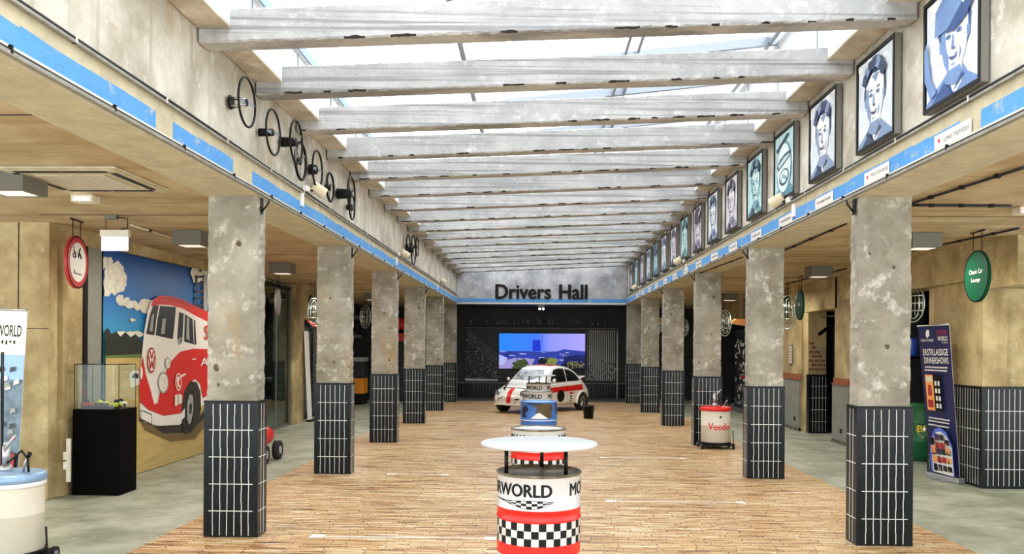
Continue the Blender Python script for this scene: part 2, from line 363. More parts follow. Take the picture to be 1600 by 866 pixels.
# roof beams
def rough_beam(p0, p1, h, d, m, seg=170, amp=.006, seed=0):
    """bar from p0 to p1 (front-bottom edge), height h, depth d (+y) with uneven chipped arrises"""
    rnd = random.Random(seed); p0, p1 = Vector(p0), Vector(p1); b = MB()
    prof = [(0, .012), (0, h*.5), (0, h-.01), (.012, h), (d*.5, h), (d-.012, h), (d, h-.01), (d, .012), (d-.012, 0), (d*.5, 0), (.012, 0)]
    v = []; k = len(prof); chip = [0]*(seg+1)
    i = 0
    while i < seg:
        if rnd.random() < .09:
            for q in range(rnd.randint(1, 5)):
                if i+q <= seg: chip[i+q] = rnd.uniform(.0008, .0035)
            i += 6
        i += 1
    for i in range(seg+1):
        c = p0.lerp(p1, i/seg)
        for j, (y, z) in enumerate(prof):
            a = amp if j in (0, 2, 3, 10) else amp*.3
            dy = rnd.uniform(-a, a)*.7; dz = rnd.uniform(-a, a)
            if j == 0: dz += chip[i]
            if j == 10: dy += chip[i]
            v.append(c + Vector((0, y+dy, z+dz)))
    for i in range(seg):
        for j in range(k):
            q = (i*k+j, i*k+(j+1) % k, (i+1)*k+(j+1) % k, (i+1)*k+j)
            mm = 'chip_dark' if (j == 10 and (chip[i] or chip[i+1])) else m
            b.raw([v[t] for t in q], [(0, 1, 2, 3)], mm)
    b.face(v[:k][::-1], m); b.face(v[-k:], m)
    return b
NUM = ['nearest to the camera', 'second from the camera', 'third from the camera', 'fourth from the camera', 'fifth from the camera', 'sixth from the camera', 'seventh from the camera', 'eighth from the camera', 'ninth from the camera', 'tenth from the camera', 'eleventh from the camera', 'twelfth from the camera', 'fourth from the end wall', 'third from the end wall', 'second from the end wall', 'the last before the end wall']
for i, y in enumerate(BEAMS):
    o = rough_beam((XL+.01, y-.02, ZLb), (XR-.01, y+.2-.006*i, ZRb), .245, .2, 'beam_paint', seed=i, amp=.005).build('roof_beam')
    tag(o, 'white painted concrete beam across the skylight, ' + NUM[i], 'beam', 'concrete beams across the skylight')

# skylight: glass on steel bars, rising to the right
def zsky(x): return 4.56 + .108*(x+2.24)
sk = bpy.data.objects.new('window_1', None); COL.objects.link(sk); struct(sk, 'sloping glass skylight above the beams')
b = MB(); b.slab([(-2.45, -1.5, zsky(-2.45)+.05), (2.75, -1.5, zsky(2.75)+.05), (2.75, YE+.2, zsky(2.75)+.05), (-2.45, YE+.2, zsky(-2.45)+.05)], (0, 0, 1), .008, 'skylight_glass')
b.build('window_glass', sk)
b = MB()
for x, w in ((-2.26, .05), (-.76, .05), (.93, .03), (1.06, .03), (2.5, .05)):
    b.box(x-w/2, x+w/2, -1.5, YE+.1, zsky(x)-.05, zsky(x)+.035, 'steel_blue' if x < -2 else 'steel')
for y in (3.9, 6.55, 9.05, 10.3, 11.9, 14.4, 16.9, 19.4, 21.9, 24.4):
    M = Matrix.Translation((0, y, 0))
    b.slab([(-2.3, y-.03, zsky(-2.3)-.06), (2.6, y+.02, zsky(2.6)-.06), (2.6, y+.02, zsky(2.6)+.035), (-2.3, y-.03, zsky(-2.3)+.035)], (0, -1, 0), .06, 'steel')
b.build('window_frame', sk)

# end of the hall: lintel with lettering, dark stage wall
b = MB(); b.box(XL+.0, XR, YE, YE+.3, 3.07, 4.9, 'lintel_concrete')
struct(b.build('wall_end'))
b = MB(); b.box(XL+.03, XR-.03, YE-.006, YE, 3.135, 3.25, 'band_blue'); b.box(XL+.03, XR-.03, YE-.02, YE, 3.085, 3.115, 'white'); b.box(XL+.03, XR-.03, YE-.012, YE, 3.115, 3.135, 'rail_metal'); struct(b.build('trim_9'))
b = MB(); z0 = onY(775, 467, YE).z; xa = onY(775, 467, YE).x; xb = onY(917, 466, YE).x; zh = onY(846, 446, YE).z
t = thing('hall_lettering', 'black letters Drivers Hall on the concrete lintel', 'lettering', (0, YE, z0))
for wd, u0, u1 in (('Drivers', xa, xa+(xb-xa)*.60), ('Hall', xa+(xb-xa)*.70, xb)):
    b = MB(); b.text(wd, u1-u0, zh-z0+.02, lambda u, v, d=0: Vector((u0+u, -.03+d, v)), 'black', bold=.03, depth=.028); b.build('word', t)
YW = 28.3
b = MB(); b.box(-6.2, 6.2, YW, YW+.2, 0, 3.3, 'shop_dark'); b.box(-2.9, 3.2, YW-.02, YW, .05, .5, 'black_tile')
for k in range(60): b.box(-2.88+k*.1, -2.872+k*.1, YW-.022, YW-.02, .05, .5, 'grey_box')
b.box(-2.9, 3.2, YW-.03, YW, .5, .53, 'grey_box')
struct(b.build('wall_stage'))
b = MB(); b.box(XL-.4, XR+.4, YE+.3, YW+.2, 3.06, 3.2, 'shop_dark'); struct(b.build('ceiling'), 'dark soffit before the end wall')

# ------------------------------------------------------------------ columns
def column(X, s_, y, label, seed):
    """origin at base centre; s_ = -1 left row, +1 right row (hall-side face at X)"""
    cx = X + s_*COLW/2
    t = thing('concrete_column', label, 'column', (cx, y+COLD/2, 0), 0, 'columns of the left row' if s_ < 0 else 'columns of the right row')
    w, d = COLW/2, COLD/2; rnd = random.Random(seed)
    b = MB(); seg = 46; prof = []
    e = .008
    prof = [(-w+e, -d), (0, -d), (w-e, -d), (w, -d+e), (w, d-e), (w-e, d), (0, d), (-w+e, d), (-w, d-e), (-w, -d+e)]
    k = len(prof); v = []
    for i in range(seg+1):
        z = TH-.05 + (ZC-TH+.05)*i/seg
        for j, (x, yy) in enumerate(prof):
            a = .006 if j not in (1, 6) else .001
            v.append((x+rnd.uniform(-a, a), yy+rnd.uniform(-a, a), z))
    b.raw(v, [(i*k+j, i*k+(j+1) % k, (i+1)*k+(j+1) % k, (i+1)*k+j) for i in range(seg) for j in range(k)], 'column_concrete')
    for q in range(rnd.randint(1, 3)):   # gouges in the plaster
        gx, gz, gr = rnd.uniform(-w*.7, w*.7), rnd.uniform(1.35, 2.7), rnd.uniform(.01, .03)
        pts = [(gx+gr*cos(a_)*rnd.uniform(.5, 1.2), -d-.0075, gz+gr*1.3*sin(a_)*rnd.uniform(.5, 1.2)) for a_ in [2*pi*u/9 for u in range(9)]]
        b.face(pts, 'brown_drum')
    b.build('shaft', t)
    b = MB(); T = .018; W_, D_ = w+T, d+T
    b.box(-W_, W_, -D_, D_, 0, TH, 'black_tile'); b.box(-W_-.004, W_+.004, -D_-.004, D_+.004, TH-.012, TH+.004, 'black')
    g = .0016
    def strip(side, u0, u1, z0, z1):
        if side == 'f': b.box(u0, u1, -D_-g, -D_, z0, z1, 'grout')
        if side == 'b': b.box(u0, u1, D_, D_+g, z0, z1, 'grout')
        if side == 'l': b.box(-W_-g, -W_, u0, u1, z0, z1, 'grout')
        if side == 'r': b.box(W_, W_+g, u0, u1, z0, z1, 'grout')
    for side in 'fb':
        for q in range(6):
            u = -.1625+q*.065
            for zz in range(12):
                j = rnd.uniform(-.0022, .0022); strip(side, u+j-.0028, u+j+.0028, .02+zz*.0985, .02+(zz+1)*.0985)
        for q in range(4): strip(side, -.2, .2, .236+q*.243, .2425+q*.243)
    for side in 'lr':
        for q in range(2):
            for zz in range(12):
                j = rnd.uniform(-.002, .002); u = -.036+q*.072+j; strip(side, u-.0025, u+.0025, .02+zz*.0985, .02+(zz+1)*.0985)
        for q in range(4): strip(side, -.1, .1, .236+q*.243, .2425+q*.243)
    b.build('tile_base', t)
    return t
ORD = ['nearest to the camera', 'second from the camera', 'third from the camera', 'fourth from the camera', 'fifth from the camera', 'farthest, beside the end wall']
for i in range(6):
    y = Y1 + DY*i
    column(XL + (.0, 0, 0, 0, .0, 0)[i], -1, y, 'concrete column with black tiled base in the left row, ' + ORD[i], 10+i)
    column(XR + (.012, 0, 0, 0, 0, 0)[i], 1, y, 'concrete column with black tiled base in the right row, ' + ORD[i], 30+i)
for X, s_, nm in ((XL, 1, 'left'), (XR, -1, 'right')):
    for i in range(4):
        y = Y1 + DY*i
        b = MB(); b.box(*sorted((X+s_*.001, X+s_*.012)), y+.05, y+.11, 2.93, 3.07, 'black'); b.tube([(X+s_*.01, y+.08, 2.95), (X+s_*.07, y+.08, 3.03), (X+s_*.07, y+.08, 3.06)], .008, 'black')
        tag(b.build('wall_bracket'), 'small black bracket at the top of the %s row column %s' % (nm, ORD[i]), 'bracket', 'black brackets on the column tops')

# ------------------------------------------------------------------ left aisle wall
b = MB()
b.box(-9, -5.42, 9.11, 9.37, 0, ZC, 'aisle_concrete'); b.box(-5.6, -5.37, 9.3, 9.71, 0, ZC, 'aisle_concrete'); b.box(-5.77, -5.76, 9.105, 9.11, 0, ZC, 'chip_dark')
b.box(-5.76, -5.42, 9.105, 9.11, 1.9, 1.905, 'chip_dark')
b.box(-5.40, -5.36, 9.72, 9.81, 0, 2.9, 'black'); b.box(-5.5, -5.37, 9.81, 10.14, 0, 2.9, 'dado_grey')
b.box(-5.5, -5.36, 9.71, 10.14, 2.9, ZC, 'aisle_concrete')
b.box(-5.6, -5.378, 10.14, 16.25, 0, ZC, 'aisle_concrete')
b.box(-5.7, -5.33, 18.1, 19.0, 0, ZC, 'aisle_concrete'); b.box(-5.5, -5.36, 19.0, 21.2, 2.35, ZC, 'aisle_concrete')
b.box(-5.5, -5.36, 21.2, 21.35, 0, ZC, 'aisle_concrete')
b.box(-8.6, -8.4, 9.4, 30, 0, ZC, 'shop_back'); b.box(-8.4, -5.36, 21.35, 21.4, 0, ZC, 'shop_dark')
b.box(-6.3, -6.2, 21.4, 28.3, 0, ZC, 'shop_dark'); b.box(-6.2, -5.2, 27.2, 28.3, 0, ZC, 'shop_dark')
b.box(-9, -5.4, 16.25, 16.3, 0, ZC, 'shop_back')
struct(b.build('wall_left'))
w1 = bpy.data.objects.new('window_2', None); COL.objects.link(w1); struct(w1, 'tall shop glazing in the left aisle')
b = MB(); b.box(-5.42, -5.41, 16.34, 18.06, .04, 2.94, 'shop_glass'); b.build('window_glass', w1)
b = MB(); b.box(-5.45, -5.37, 16.3, 16.34, 0, 3.0, 'black'); b.box(-5.45, -5.37, 18.06, 18.1, 0, 3.0, 'grey_box'); b.box(-5.45, -5.37, 16.34, 18.06, 2.94, 3.0, 'black'); b.box(-5.45, -5.37, 16.34, 18.06, 0, .04, 'grey_box'); b.box(-5.425, -5.405, 17.2, 17.22, .04, 2.94, 'steel')
b.build('window_frame', w1)
b = MB()
b.box(-6.3, -6.26, 16.5, 17.6, 0, 3.0, 'off_white')
struct(b.build('wall_shop'), 'pale partition behind the shop glazing')

area('shop_fill', (-7.2, 14.5+3.5, 2.9), .6, 1.5, 40, col=(1, .97, .9)); area('shop_fill', (7.0, 17.0, 2.9), .4, .4, 0.5, col=(1, .97, .9))  # added fill lights to brighten the shop rooms, without any lamp fitting
# mural print of a red and white bus under a blue sky
def mural():
    X = -5.36
    b = MB(); lay = [0]
    b.box(X-.014, X-.001, 10.15, 15.96, 0, 2.93, 'black')
    def P(pts, m, raw=False):
        lay[0] += 1; x = X + .0006*lay[0]
        q = [Vector((x, p[0], p[1])) for p in pts] if raw else [Vector((x, onX(px, py, X).y, onX(px, py, X).z)) for px, py in pts]
        q = [Vector((p.x, max(10.15, min(15.95, p.y)), max(.005, min(2.93, p.z)))) for p in q]
        b.face(q, m)
    N = 24
    # sky gradient print: bands as in the picture itself
    mt = bpy.data.materials.new('print_sky'); mt.use_nodes = True; MATS['print_sky'] = mt
    n = mt.node_tree.nodes; l = mt.node_tree.links; t = n.new('ShaderNodeTexCoord'); sp = n.new('ShaderNodeSeparateXYZ'); l.new(t.outputs['Object'], sp.inputs[0])
    r = n.new('ShaderNodeMapRange'); r.inputs[1].default_value = 1.1; r.inputs[2].default_value = 2.9; l.new(sp.outputs[2], r.inputs[0])
    rp = n.new('ShaderNodeValToRGB'); e = rp.color_ramp.elements; e[0].color = lin('8AD0DC'); e[1].color = lin('0F4C96'); q = e.new(.35); q.color = lin('3FA3CB'); q = e.new(.65); q.color = lin('1F70B8')
    l.new(r.outputs[0], rp.inputs[0]); l.new(rp.outputs[0], n['Principled BSDF'].inputs['Base Color']); n['Principled BSDF'].inputs['Roughness'].default_value = .5
    mat('print_cloud', 'E3E0CE', .5, var=.25, scale=14); mat('print_tree', '22281E', .6, var=.5, scale=20); mat('print_grass', '5E7A34', .6, var=.2); mat('print_ground', 'C2A867', .6, var=.22, scale=5, stretch=(1, .4, 3)); mat('print_shadow', '2B2418', .6); mat('print_shadow2', '6E5A34', .6)
    mat('print_red', 'CE1F1C', .5); mat('print_red_dark', 'A31614', .5); mat('print_white', 'E6E2D8', .5); mat('print_glass', '23282B', .4); mat('print_grey', '9A9C98', .5)
    P([(10.16, .0), (15.94, .0), (15.94, 2.92), (10.16, 2.92)], 'print_sky', True)
    rnd = random.Random(5)
    def cloud(cx, cy, w, h, sd):
        rr = random.Random(sd)
        for k in range(7):
            ax, ay = cx+rr.uniform(-.4, .4)*w, cy+rr.uniform(-.3, .3)*h
            s1, s2 = w*rr.uniform(.18, .32), h*rr.uniform(.22, .36)
            P([(ax+s1*cos(a)*rr.uniform(.8, 1.15), ay+s2*sin(a)*rr.uniform(.75, 1.2)) for a in [2*pi*u/14 for u in range(14)]], 'print_cloud')
    cloud(166, 410, 22, 26, 1); cloud(176, 432, 34, 52, 2); cloud(190, 470, 22, 16, 3); cloud(214, 480, 34, 22, 4); cloud(165, 455, 12, 16, 5); cloud(310, 425, 22, 34, 6); cloud(205, 500, 8, 6, 8)
    tl = [(160, 517), (164, 512), (170, 522), (178, 518), (184, 526), (192, 519), (200, 527), (208, 522), (215, 530), (222, 540)]
    cloud(190, 527, 60, 16, 9)
    P([(160, 560)]+tl+[(222, 556)], 'print_tree')
    P([(160, 556), (330, 548), (330, 566), (160, 562)], 'print_grass')
    P([(10.16, .0), (15.94, .0), (15.94, 1.52), (10.16, 1.56)], 'print_ground', True)
    # neighbouring vehicles hinted at the left, mast at the right
    P([(198, 585), (204, 578), (213, 580), (214, 600), (200, 606)], 'print_white'); P([(201, 590), (206, 583), (212, 584), (212, 592)], 'print_glass')
    for k in range(8): P([(302+k*.4, 432+k*11), (322, 430+k*11), (322, 433+k*11), (302+k*.4, 435+k*11)], 'print_glass')
    P([(302, 430), (304.5, 430), (304.5, 520), (302, 520)], 'print_glass'); P([(314, 430), (320, 430), (320, 520), (314, 520)], 'print_grey')
    # shadow under the bus
    P([(213, 655), (240, 648), (300, 660), (330, 618), (412, 585), (412, 600), (330, 650), (300, 686), (262, 690), (222, 672)], 'print_shadow2')
    P([(222, 655), (260, 650), (300, 660), (330, 625), (412, 590), (412, 594), (322, 648), (290, 676), (250, 678)], 'print_shadow')
    # body, white
    P([(214, 628), (212, 600), (216, 560), (220, 520), (226, 485), (232, 470), (243, 463), (268, 465), (290, 474), (330, 497), (412, 520), (412, 585), (330, 612), (316, 632), (300, 640), (276, 664), (240, 666), (220, 660), (213, 648)], 'print_white')
    # roof red
    P([(231, 479), (234, 468), (245, 462), (262, 463), (280, 468), (300, 478), (330, 492), (412, 516), (412, 528), (330, 508), (300, 493), (280, 482), (262, 477), (245, 476)], 'print_red')
    P([(243, 467), (256, 464), (275, 468), (300, 480), (300, 482), (272, 471), (255, 468)], 'print_red_dark')
    # windscreen
    P([(223, 522), (229, 492), (234, 478), (243, 477), (239, 500), (236, 524)], 'print_glass')
    P([(238, 524), (241, 500), (245, 478), (270, 480), (268, 505), (265, 530), (250, 527)], 'print_glass')
    P([(228, 518), (232, 492), (236, 490), (233, 518)], 'print_grey'); P([(246, 522), (249, 498), (254, 498), (252, 522)], 'print_grey')
    # side windows
    P([(272, 530), (275, 488), (282, 490), (280, 533)], 'print_glass'); P([(283, 534), (284, 491), (296, 499), (298, 538)], 'print_glass')
    P([(299, 538), (298, 500), (300, 501), (302, 539)], 'print_glass')
    P([(286, 530), (287, 495), (290, 497), (291, 532)], 'print_grey')
    # mirror
    P([(273, 531), (276, 527), (280, 529), (279, 537), (274, 539)], 'print_grey'); P([(275, 532), (278, 530), (278, 535)], 'print_glass')
    # red lower body, nose V
    P([(217, 556), (222, 585), (230, 612), (235, 632), (241, 630), (246, 606), (252, 585), (262, 565), (276, 550), (296, 545), (330, 546), (412, 552), (412, 586), (330, 612), (312, 622), (308, 600), (300, 592), (290, 600), (284, 640), (276, 646), (250, 650), (226, 640), (213, 628), (212, 600)], 'print_red')
    # wheel arch and wheel
    P([(280, 670), (278, 640), (282, 612), (291, 596), (302, 597), (308, 612), (309, 640), (304, 662), (294, 676), (284, 678)], 'print_shadow')
    P([(283, 660), (284, 625), (290, 608), (298, 610), (300, 640), (295, 668), (288, 676)], 'tyre')
    P([(287, 655), (287, 630), (291, 616), (296, 618), (297, 640), (293, 660), (290, 664)], 'print_grey'); P([(290, 646), (290, 634), (293, 628), (295, 636), (293, 648)], 'print_glass')
    # bumper and plate
    P([(212, 632), (226, 642), (250, 650), (276, 648), (283, 638), (283, 652), (272, 662), (245, 666), (222, 660), (212, 652)], 'print_white')
    P([(213, 640), (231, 647), (231, 664), (213, 656)], 'print_glass'); P([(214, 642), (230, 648.5), (230, 662), (214, 654.5)], 'print_white')
    # lamps
    for cx, cy, rx, ry in ((249, 598, 8.2, 17), (256, 568, 4.2, 9)):
        P([(cx+rx*cos(a), cy+ry*sin(a)) for a in [2*pi*u/24 for u in range(24)]], 'print_grey'); P([(cx+rx*.82*cos(a), cy+ry*.82*sin(a)) for a in [2*pi*u/24 for u in range(24)]], 'print_white')
        P([(cx+rx*.5*cos(a)+1, cy+ry*.6*sin(a)) for a in [2*pi*u/24 for u in range(24)]], 'print_cloud')
    P([(214+2*cos(a), 583+10*sin(a)) for a in [2*pi*u/16 for u in range(16)]], 'print_white')
    # round emblem: ring with stacked V and W strokes
    def ell(cx, cy, rx, ry, m): P([(cx+rx*cos(a), cy+ry*sin(a)) for a in [2*pi*u/28 for u in range(28)]], m)
    cx, cy = 230, 563; ell(cx, cy, 6.6, 20, 'print_red_dark'); ell(cx, cy, 5.4, 17, 'print_white')
    def bar(x0, y0, x1, y1, w=.9): P([(cx+x0-w, cy+y0), (cx+x0+w, cy+y0), (cx+x1+w, cy+y1), (cx+x1-w, cy+y1)], 'print_red_dark')
    bar(-2.6, -14, 0, -2); bar(2.6, -14, 0, -2); bar(-4.6, -7, -2.2, 13); bar(4.6, -7, 2.2, 13); bar(-2.2, 13, 0, 1); bar(2.2, 13, 0, 1)
    # lettering on the flank, badge and sticker on the nose corner
    fl = lambda x0, y0, dx: (lambda u, v, d=0: (lambda p: Vector((X+.0006*(lay[0]+1), p.y, p.z)))(onX(x0+u, y0-v+dx*u, X)))
    b.text('SINALCO', 70, 22, fl(314, 530, .12), 'print_red', bold=.01); lay[0] += 1
    b.text('Autohaus', 70, 13, fl(307, 572, .06), 'print_white', bold=.01)
    def ring(cx, cy, rx, ry, m, th):
        P([(cx+rx*cos(a), cy+ry*sin(a)) for a in [2*pi*u/24 for u in range(24)]], m); P([(cx+(rx-th)*cos(a), cy+(ry-th*2)*sin(a)) for a in [2*pi*u/24 for u in range(24)]], 'print_red')
    ring(272, 597, 5, 14, 'print_white', 1); P([(269, 590), (275, 588), (272, 598), (275, 606), (270, 604)], 'print_white'); P([(276, 586), (283, 583), (283, 586), (276, 590)], 'print_white')
    P([(266, 618), (271, 616), (271, 633), (266, 635)], 'print_white'); P([(272, 616), (277, 617), (277, 630), (272, 632)], 'print_white')
    P([(293, 561), (299, 560), (299, 562), (294, 563)], 'print_white')
    o = b.build('mural_print'); tag(o, 'large wall print of a red and white bus under a blue sky', 'mural')
mural()

# ------------------------------------------------------------------ right aisle wall
def tiled(b, x0, x1, y0, y1, z1, faces='lf'):
    b.box(x0, x1, y0, y1, 0, z1, 'black_tile'); b.box(x0-.005, x1+.005, y0-.005, y1+.005, z1-.012, z1+.004, 'black')
    g = .002
    if 'f' in faces:
        u = x0+.08
        while u < x1-.05: b.box(u-.003, u+.003, y0-g, y0, .03, z1-.03, 'grout'); u += .065
        for q in range(4): b.box(x0+.04, x1-.04, y0-g, y0, .236+q*.243, .2425+q*.243, 'grout')
    if 'l' in faces:
        u = y0+.08
        while u < y1-.05: b.box(x0-g, x0, u-.003, u+.003, .03, z1-.03, 'grout'); u += .065
        for q in range(4): b.box(x0-g, x0, y0+.04, y1-.04, .236+q*.243, .2425+q*.243, 'grout')
b = MB()
b.box(5.9, 9, 10.66, 11.0, 1.2, ZC, 'aisle_concrete'); b.box(5.6, 5.9, 10.62, 12.0, 1.2, 2.62, 'aisle_concrete'); b.box(5.5, 5.9, 10.4, 15.1, 2.62, ZC, 'aisle_concrete')
b.box(5.62, 9, 9.9, 10.60, 2.5, ZC, 'aisle_concrete')
tiled(b, 5.585, 9, 10.6, 12.05, 1.27)
b.box(5.6, 5.9, 12.0, 12.05, 1.2, ZC, 'aisle_concrete')
b.box(5.6, 5.72, 15.05, 15.8, 0, ZC, 'aisle_concrete'); b.box(5.6, 5.95, 17.76, 19.3, 0, ZC, 'aisle_concrete'); b.box(5.6, 5.95, 15.7, 17.78, 2.5, ZC, 'aisle_concrete')
for y0, y1 in ((15.04, 15.81), (17.77, 19.3)):
    b.box(5.56, 5.61, y0, y1, .0, 1.08, 'dado_grey'); b.box(5.54, 5.61, y0-.01, y1+.01, 1.08, 1.1, 'timber'); b.box(5.58, 5.61, y0, y1, 1.1, 1.2, 'timber'); b.box(5.55, 5.57, y0+.25, y0+.35, .2, .28, 'black')
    b.box(5.55, 5.61, y0, y1, 0, .06, 'dark_floor')
# recessed doorway: return wall with a broken plaster patch showing brick, black tiled foot
b.box(5.63, 6.0, 17.42, 17.75, 0, ZC, 'aisle_concrete'); b.box(6.9, 7.0, 15.0, 17.75, 0, ZC, 'shop_dark'); b.box(6.2, 6.95, 17.6, 17.75, 0, ZC, 'shop_dark')
tiled(b, 5.625, 6.03, 17.34, 17.5, 1.2, 'f')
pts = [(5.95, 1.25), (5.95, 2.0), (6.03, 1.93), (6.12, 1.9), (6.2, 1.78), (6.28, 1.8), (6.36, 1.62), (6.45, 1.55), (6.46, 1.25)]
b.face([(5.64+(x-5.95)*.69, 17.415, z) for x, z in pts], 'mortar')
rnd = random.Random(2)
for r_ in range(7):
    zb = 1.28+r_*.09; xr = 6.44 - max(0, (zb-1.5))*.9
    x = 5.96 + (.06 if r_ % 2 else 0)
    while x < xr-.05: b.box(5.64+(x-5.95)*.69, 5.64+(min(x+.15, xr)-5.95)*.69, 17.4, 17.415, zb, zb+.06, 'brick'); x += .175
b.box(5.9, 8, 12.05, 12.1, 0, 2.3, 'shop_dark'); b.box(8.2, 8.3, 12, 30, 0, ZC, 'shop_back'); b.box(5.95, 8.2, 15.0, 15.05, 0, ZC, 'shop_dark'); b.box(5.95, 8.2, 19.2, 19.25, 0, ZC, 'shop_dark')  # interior darkness of the openings is put into these dark wall colours
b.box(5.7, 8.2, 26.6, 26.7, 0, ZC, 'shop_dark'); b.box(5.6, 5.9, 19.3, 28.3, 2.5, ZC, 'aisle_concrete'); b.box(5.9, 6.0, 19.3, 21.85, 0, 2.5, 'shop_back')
struct(b.build('wall_right'))
# ceiling ribs of the aisles: thin joints
for i, (x0, x1) in enumerate(((-5.2, XL-COLW), (XR+COLW, 5.6))):
    b = MB()
    for k in range(6): b.box(x0, x1, Y1+DY*k-2.6, Y1+DY*k-2.585, ZC-.003, ZC+.002, 'chip_dark')
    struct(b.build('trim_%d' % (10+i)), 'joints in the aisle ceiling')

# ------------------------------------------------------------------ portraits on the right wall
def portrait(i, y0, y1, z0, z1):
    rnd = random.Random(100+i)
    styles = [('E3E9EF', '6E8FC0', '34528A', 'F4F6F8'), ('DCE5EC', '7F97B8', '2F405E', 'F2F4F6'), ('D9E2EA', '8A9DBB', '35466A', 'F3F4F5'), ('BFE3E8', '5F94A8', '27445A', 'E4F4F5'), ('BDE6EA', '6FA3B0', '28414F', 'D6F2F3'), ('DDD9E4', '948FA8', '3B3648', 'F0EEF3')]
    st = styles[i] if i < 6 else styles[[1, 5, 4, 5, 2, 3][i % 6]]
    names = [mat('portrait_tone', c, .5, var=.16, scale=9) for c in st]
    bgm, mid, dk, lt = names
    hat = ['dark cap', 'wavy dark hair', 'short dark hair', 'racing helmet', 'short fringe'][i] if i < 5 else rnd.choice(['cap', 'short hair', 'wavy hair'])
    t = thing('framed_portrait', 'black framed blue driver portrait, ' + ('nearest the camera, man in a cap' if i == 0 else 'man with curly hair, second from the camera' if i == 1 else 'smiling man, third from the camera' if i == 2 else 'helmeted driver, fourth from the camera' if i == 3 else 'pale cyan one, fifth from the camera' if i == 4 else NUM[i] if i < 12 else ['fourth from the far end', 'third from the far end', 'second from the far end', 'the last at the far end'][i-12]), 'picture', (XR-.002, (y0+y1)/2, z0), 0, 'framed portraits along the right wall')
    w, h = (y1-y0), (z1-z0); D = .055; fw = .028
    b = MB()
    for (a, c, e, f) in ((-w/2, -w/2+fw, 0, h), (w/2-fw, w/2, 0, h), (-w/2+fw, w/2-fw, 0, fw), (-w/2+fw, w/2-fw, h-fw, h)): b.box(-D, 0, a, c, e, f, 'black')
    b.box(-D+.006, 0, -w/2-.003, -w/2, 0, h, 'steel_grey'); b.box(-D+.006, 0, -w/2, w/2, -.003, 0, 'steel_grey')
    b.box(-.012, 0, -w/2+fw, w/2-fw, fw, h-fw, 'grey_box'); b.build('frame', t)
    b = MB(); cw, ch = w-2*fw-.012, h-2*fw-.012; L = [0]
    def P(pts, m):
        L[0] += 1
        if i != 3: pts = [(u*1.22, .46+(v-.46)*1.2) for u, v in pts]
        q = [(max(-.5, min(.5, u)), max(0, min(1, v))) for u, v in pts]
        b.face([(-D+.012-.0005*L[0], -u*cw, fw+.006+v*ch) for u, v in q], m)
    b.box(-D+.012, -.012, -cw/2, cw/2, fw+.006, fw+.006+ch, bgm)
    def ell(cx, cy, rx, ry, m, k=22, a0=0, a1=2*pi, jit=0): P([(cx+rx*cos(a)*(1+rnd.uniform(-jit, jit)), cy+ry*sin(a)*(1+rnd.uniform(-jit, jit))) for a in [a0+(a1-a0)*q/k for q in range(k)]], m)
    for q in range(7):
        cx, cy = rnd.uniform(-.45, .45), rnd.uniform(.1, .95); ell(cx, cy, rnd.uniform(.04, .12), rnd.uniform(.05, .12), lt, 9, jit=.5)
    ox = rnd.uniform(-.04, .06) if i else .06
    fx, fy, frx, fry = ox, .50, .21, .27
    # shoulders, neck
    P([(-.46, 0), (-.42, .10), (-.2, .2), (ox-.1, .27), (ox+.12, .27), (.26, .18), (.44, .1), (.47, 0)], mid)
    P([(ox-.1, .12), (ox-.11, .33), (ox+.11, .33), (ox+.12, .14), (ox+.02, .05)], lt)
    P([(-.30, 0), (-.16, .17), (ox-.08, .2), (ox-.02, .04), (-.06, 0)], dk); P([(.2, 0), (ox+.1, .12), (ox+.14, .2), (.3, .13), (.34, .02)], mid)
    if i == 3:
        ell(0, .45, .40, .42, mid); ell(0, .45, .36, .38, lt); P([(-.36, .52), (-.3, .44), (.32, .56), (.36, .66), (.1, .66), (-.2, .62)], dk)
        P([(-.3, .53), (-.26, .48), (.28, .58), (.3, .62), (0, .61)], bgm); ell(.02, .3, .26, .13, dk); ell(.02, .31, .21, .1, lt)
        for q in range(5): ell(-.12+q*.07, .3+rnd.uniform(-.05, .05), .025, .04, mid, 8)
        P([(-.4, .8), (.2, .95), (.3, .92), (-.36, .74)], dk)
    else:
        # hair mass behind the face, then the face
        ell(fx, fy+.1, frx*1.22, fry*1.06, dk, 26, jit=.05)
        P([(fx-frx, fy+.16), (fx-frx*.98, fy-.02), (fx-frx*.78, fy-.16), (fx-frx*.35, fy-fry*.98), (fx+.02, fy-fry*1.05), (fx+frx*.45, fy-fry*.95), (fx+frx*.85, fy-.13), (fx+frx, fy), (fx+frx*.98, fy+.16), (fx+frx*.6, fy+.22), (fx-frx*.3, fy+.24)], lt)
        P([(fx-frx, fy+.12), (fx-frx*.98, fy-.02), (fx-frx*.78, fy-.16), (fx-frx*.4, fy-fry*.95), (fx-frx*.4, fy-.16), (fx-frx*.62, fy-.02), (fx-frx*.7, fy+.12)], mid)
        ell(fx-frx*1.02, fy-.01, .028, .05, mid, 10); ell(fx+frx*1.02, fy-.01, .026, .05, mid, 10)
        P([(fx+frx*.55, fy+.02), (fx+frx*.9, fy+.0), (fx+frx*.8, fy-.13), (fx+frx*.45, fy-.2), (fx+frx*.5, fy-.1)], bgm)
        P([(fx-frx*.3, fy+.21), (fx+.02, fy+.14), (fx+frx*.5, fy+.2), (fx+frx*.2, fy+.23)], mid); P([(fx-.09, fy-.09), (fx-.12, fy-.15), (fx-.08, fy-.2), (fx-.085, fy-.14)], mid); P([(fx+.09, fy-.08), (fx+.12, fy-.14), (fx+.07, fy-.2), (fx+.09, fy-.13)], mid)
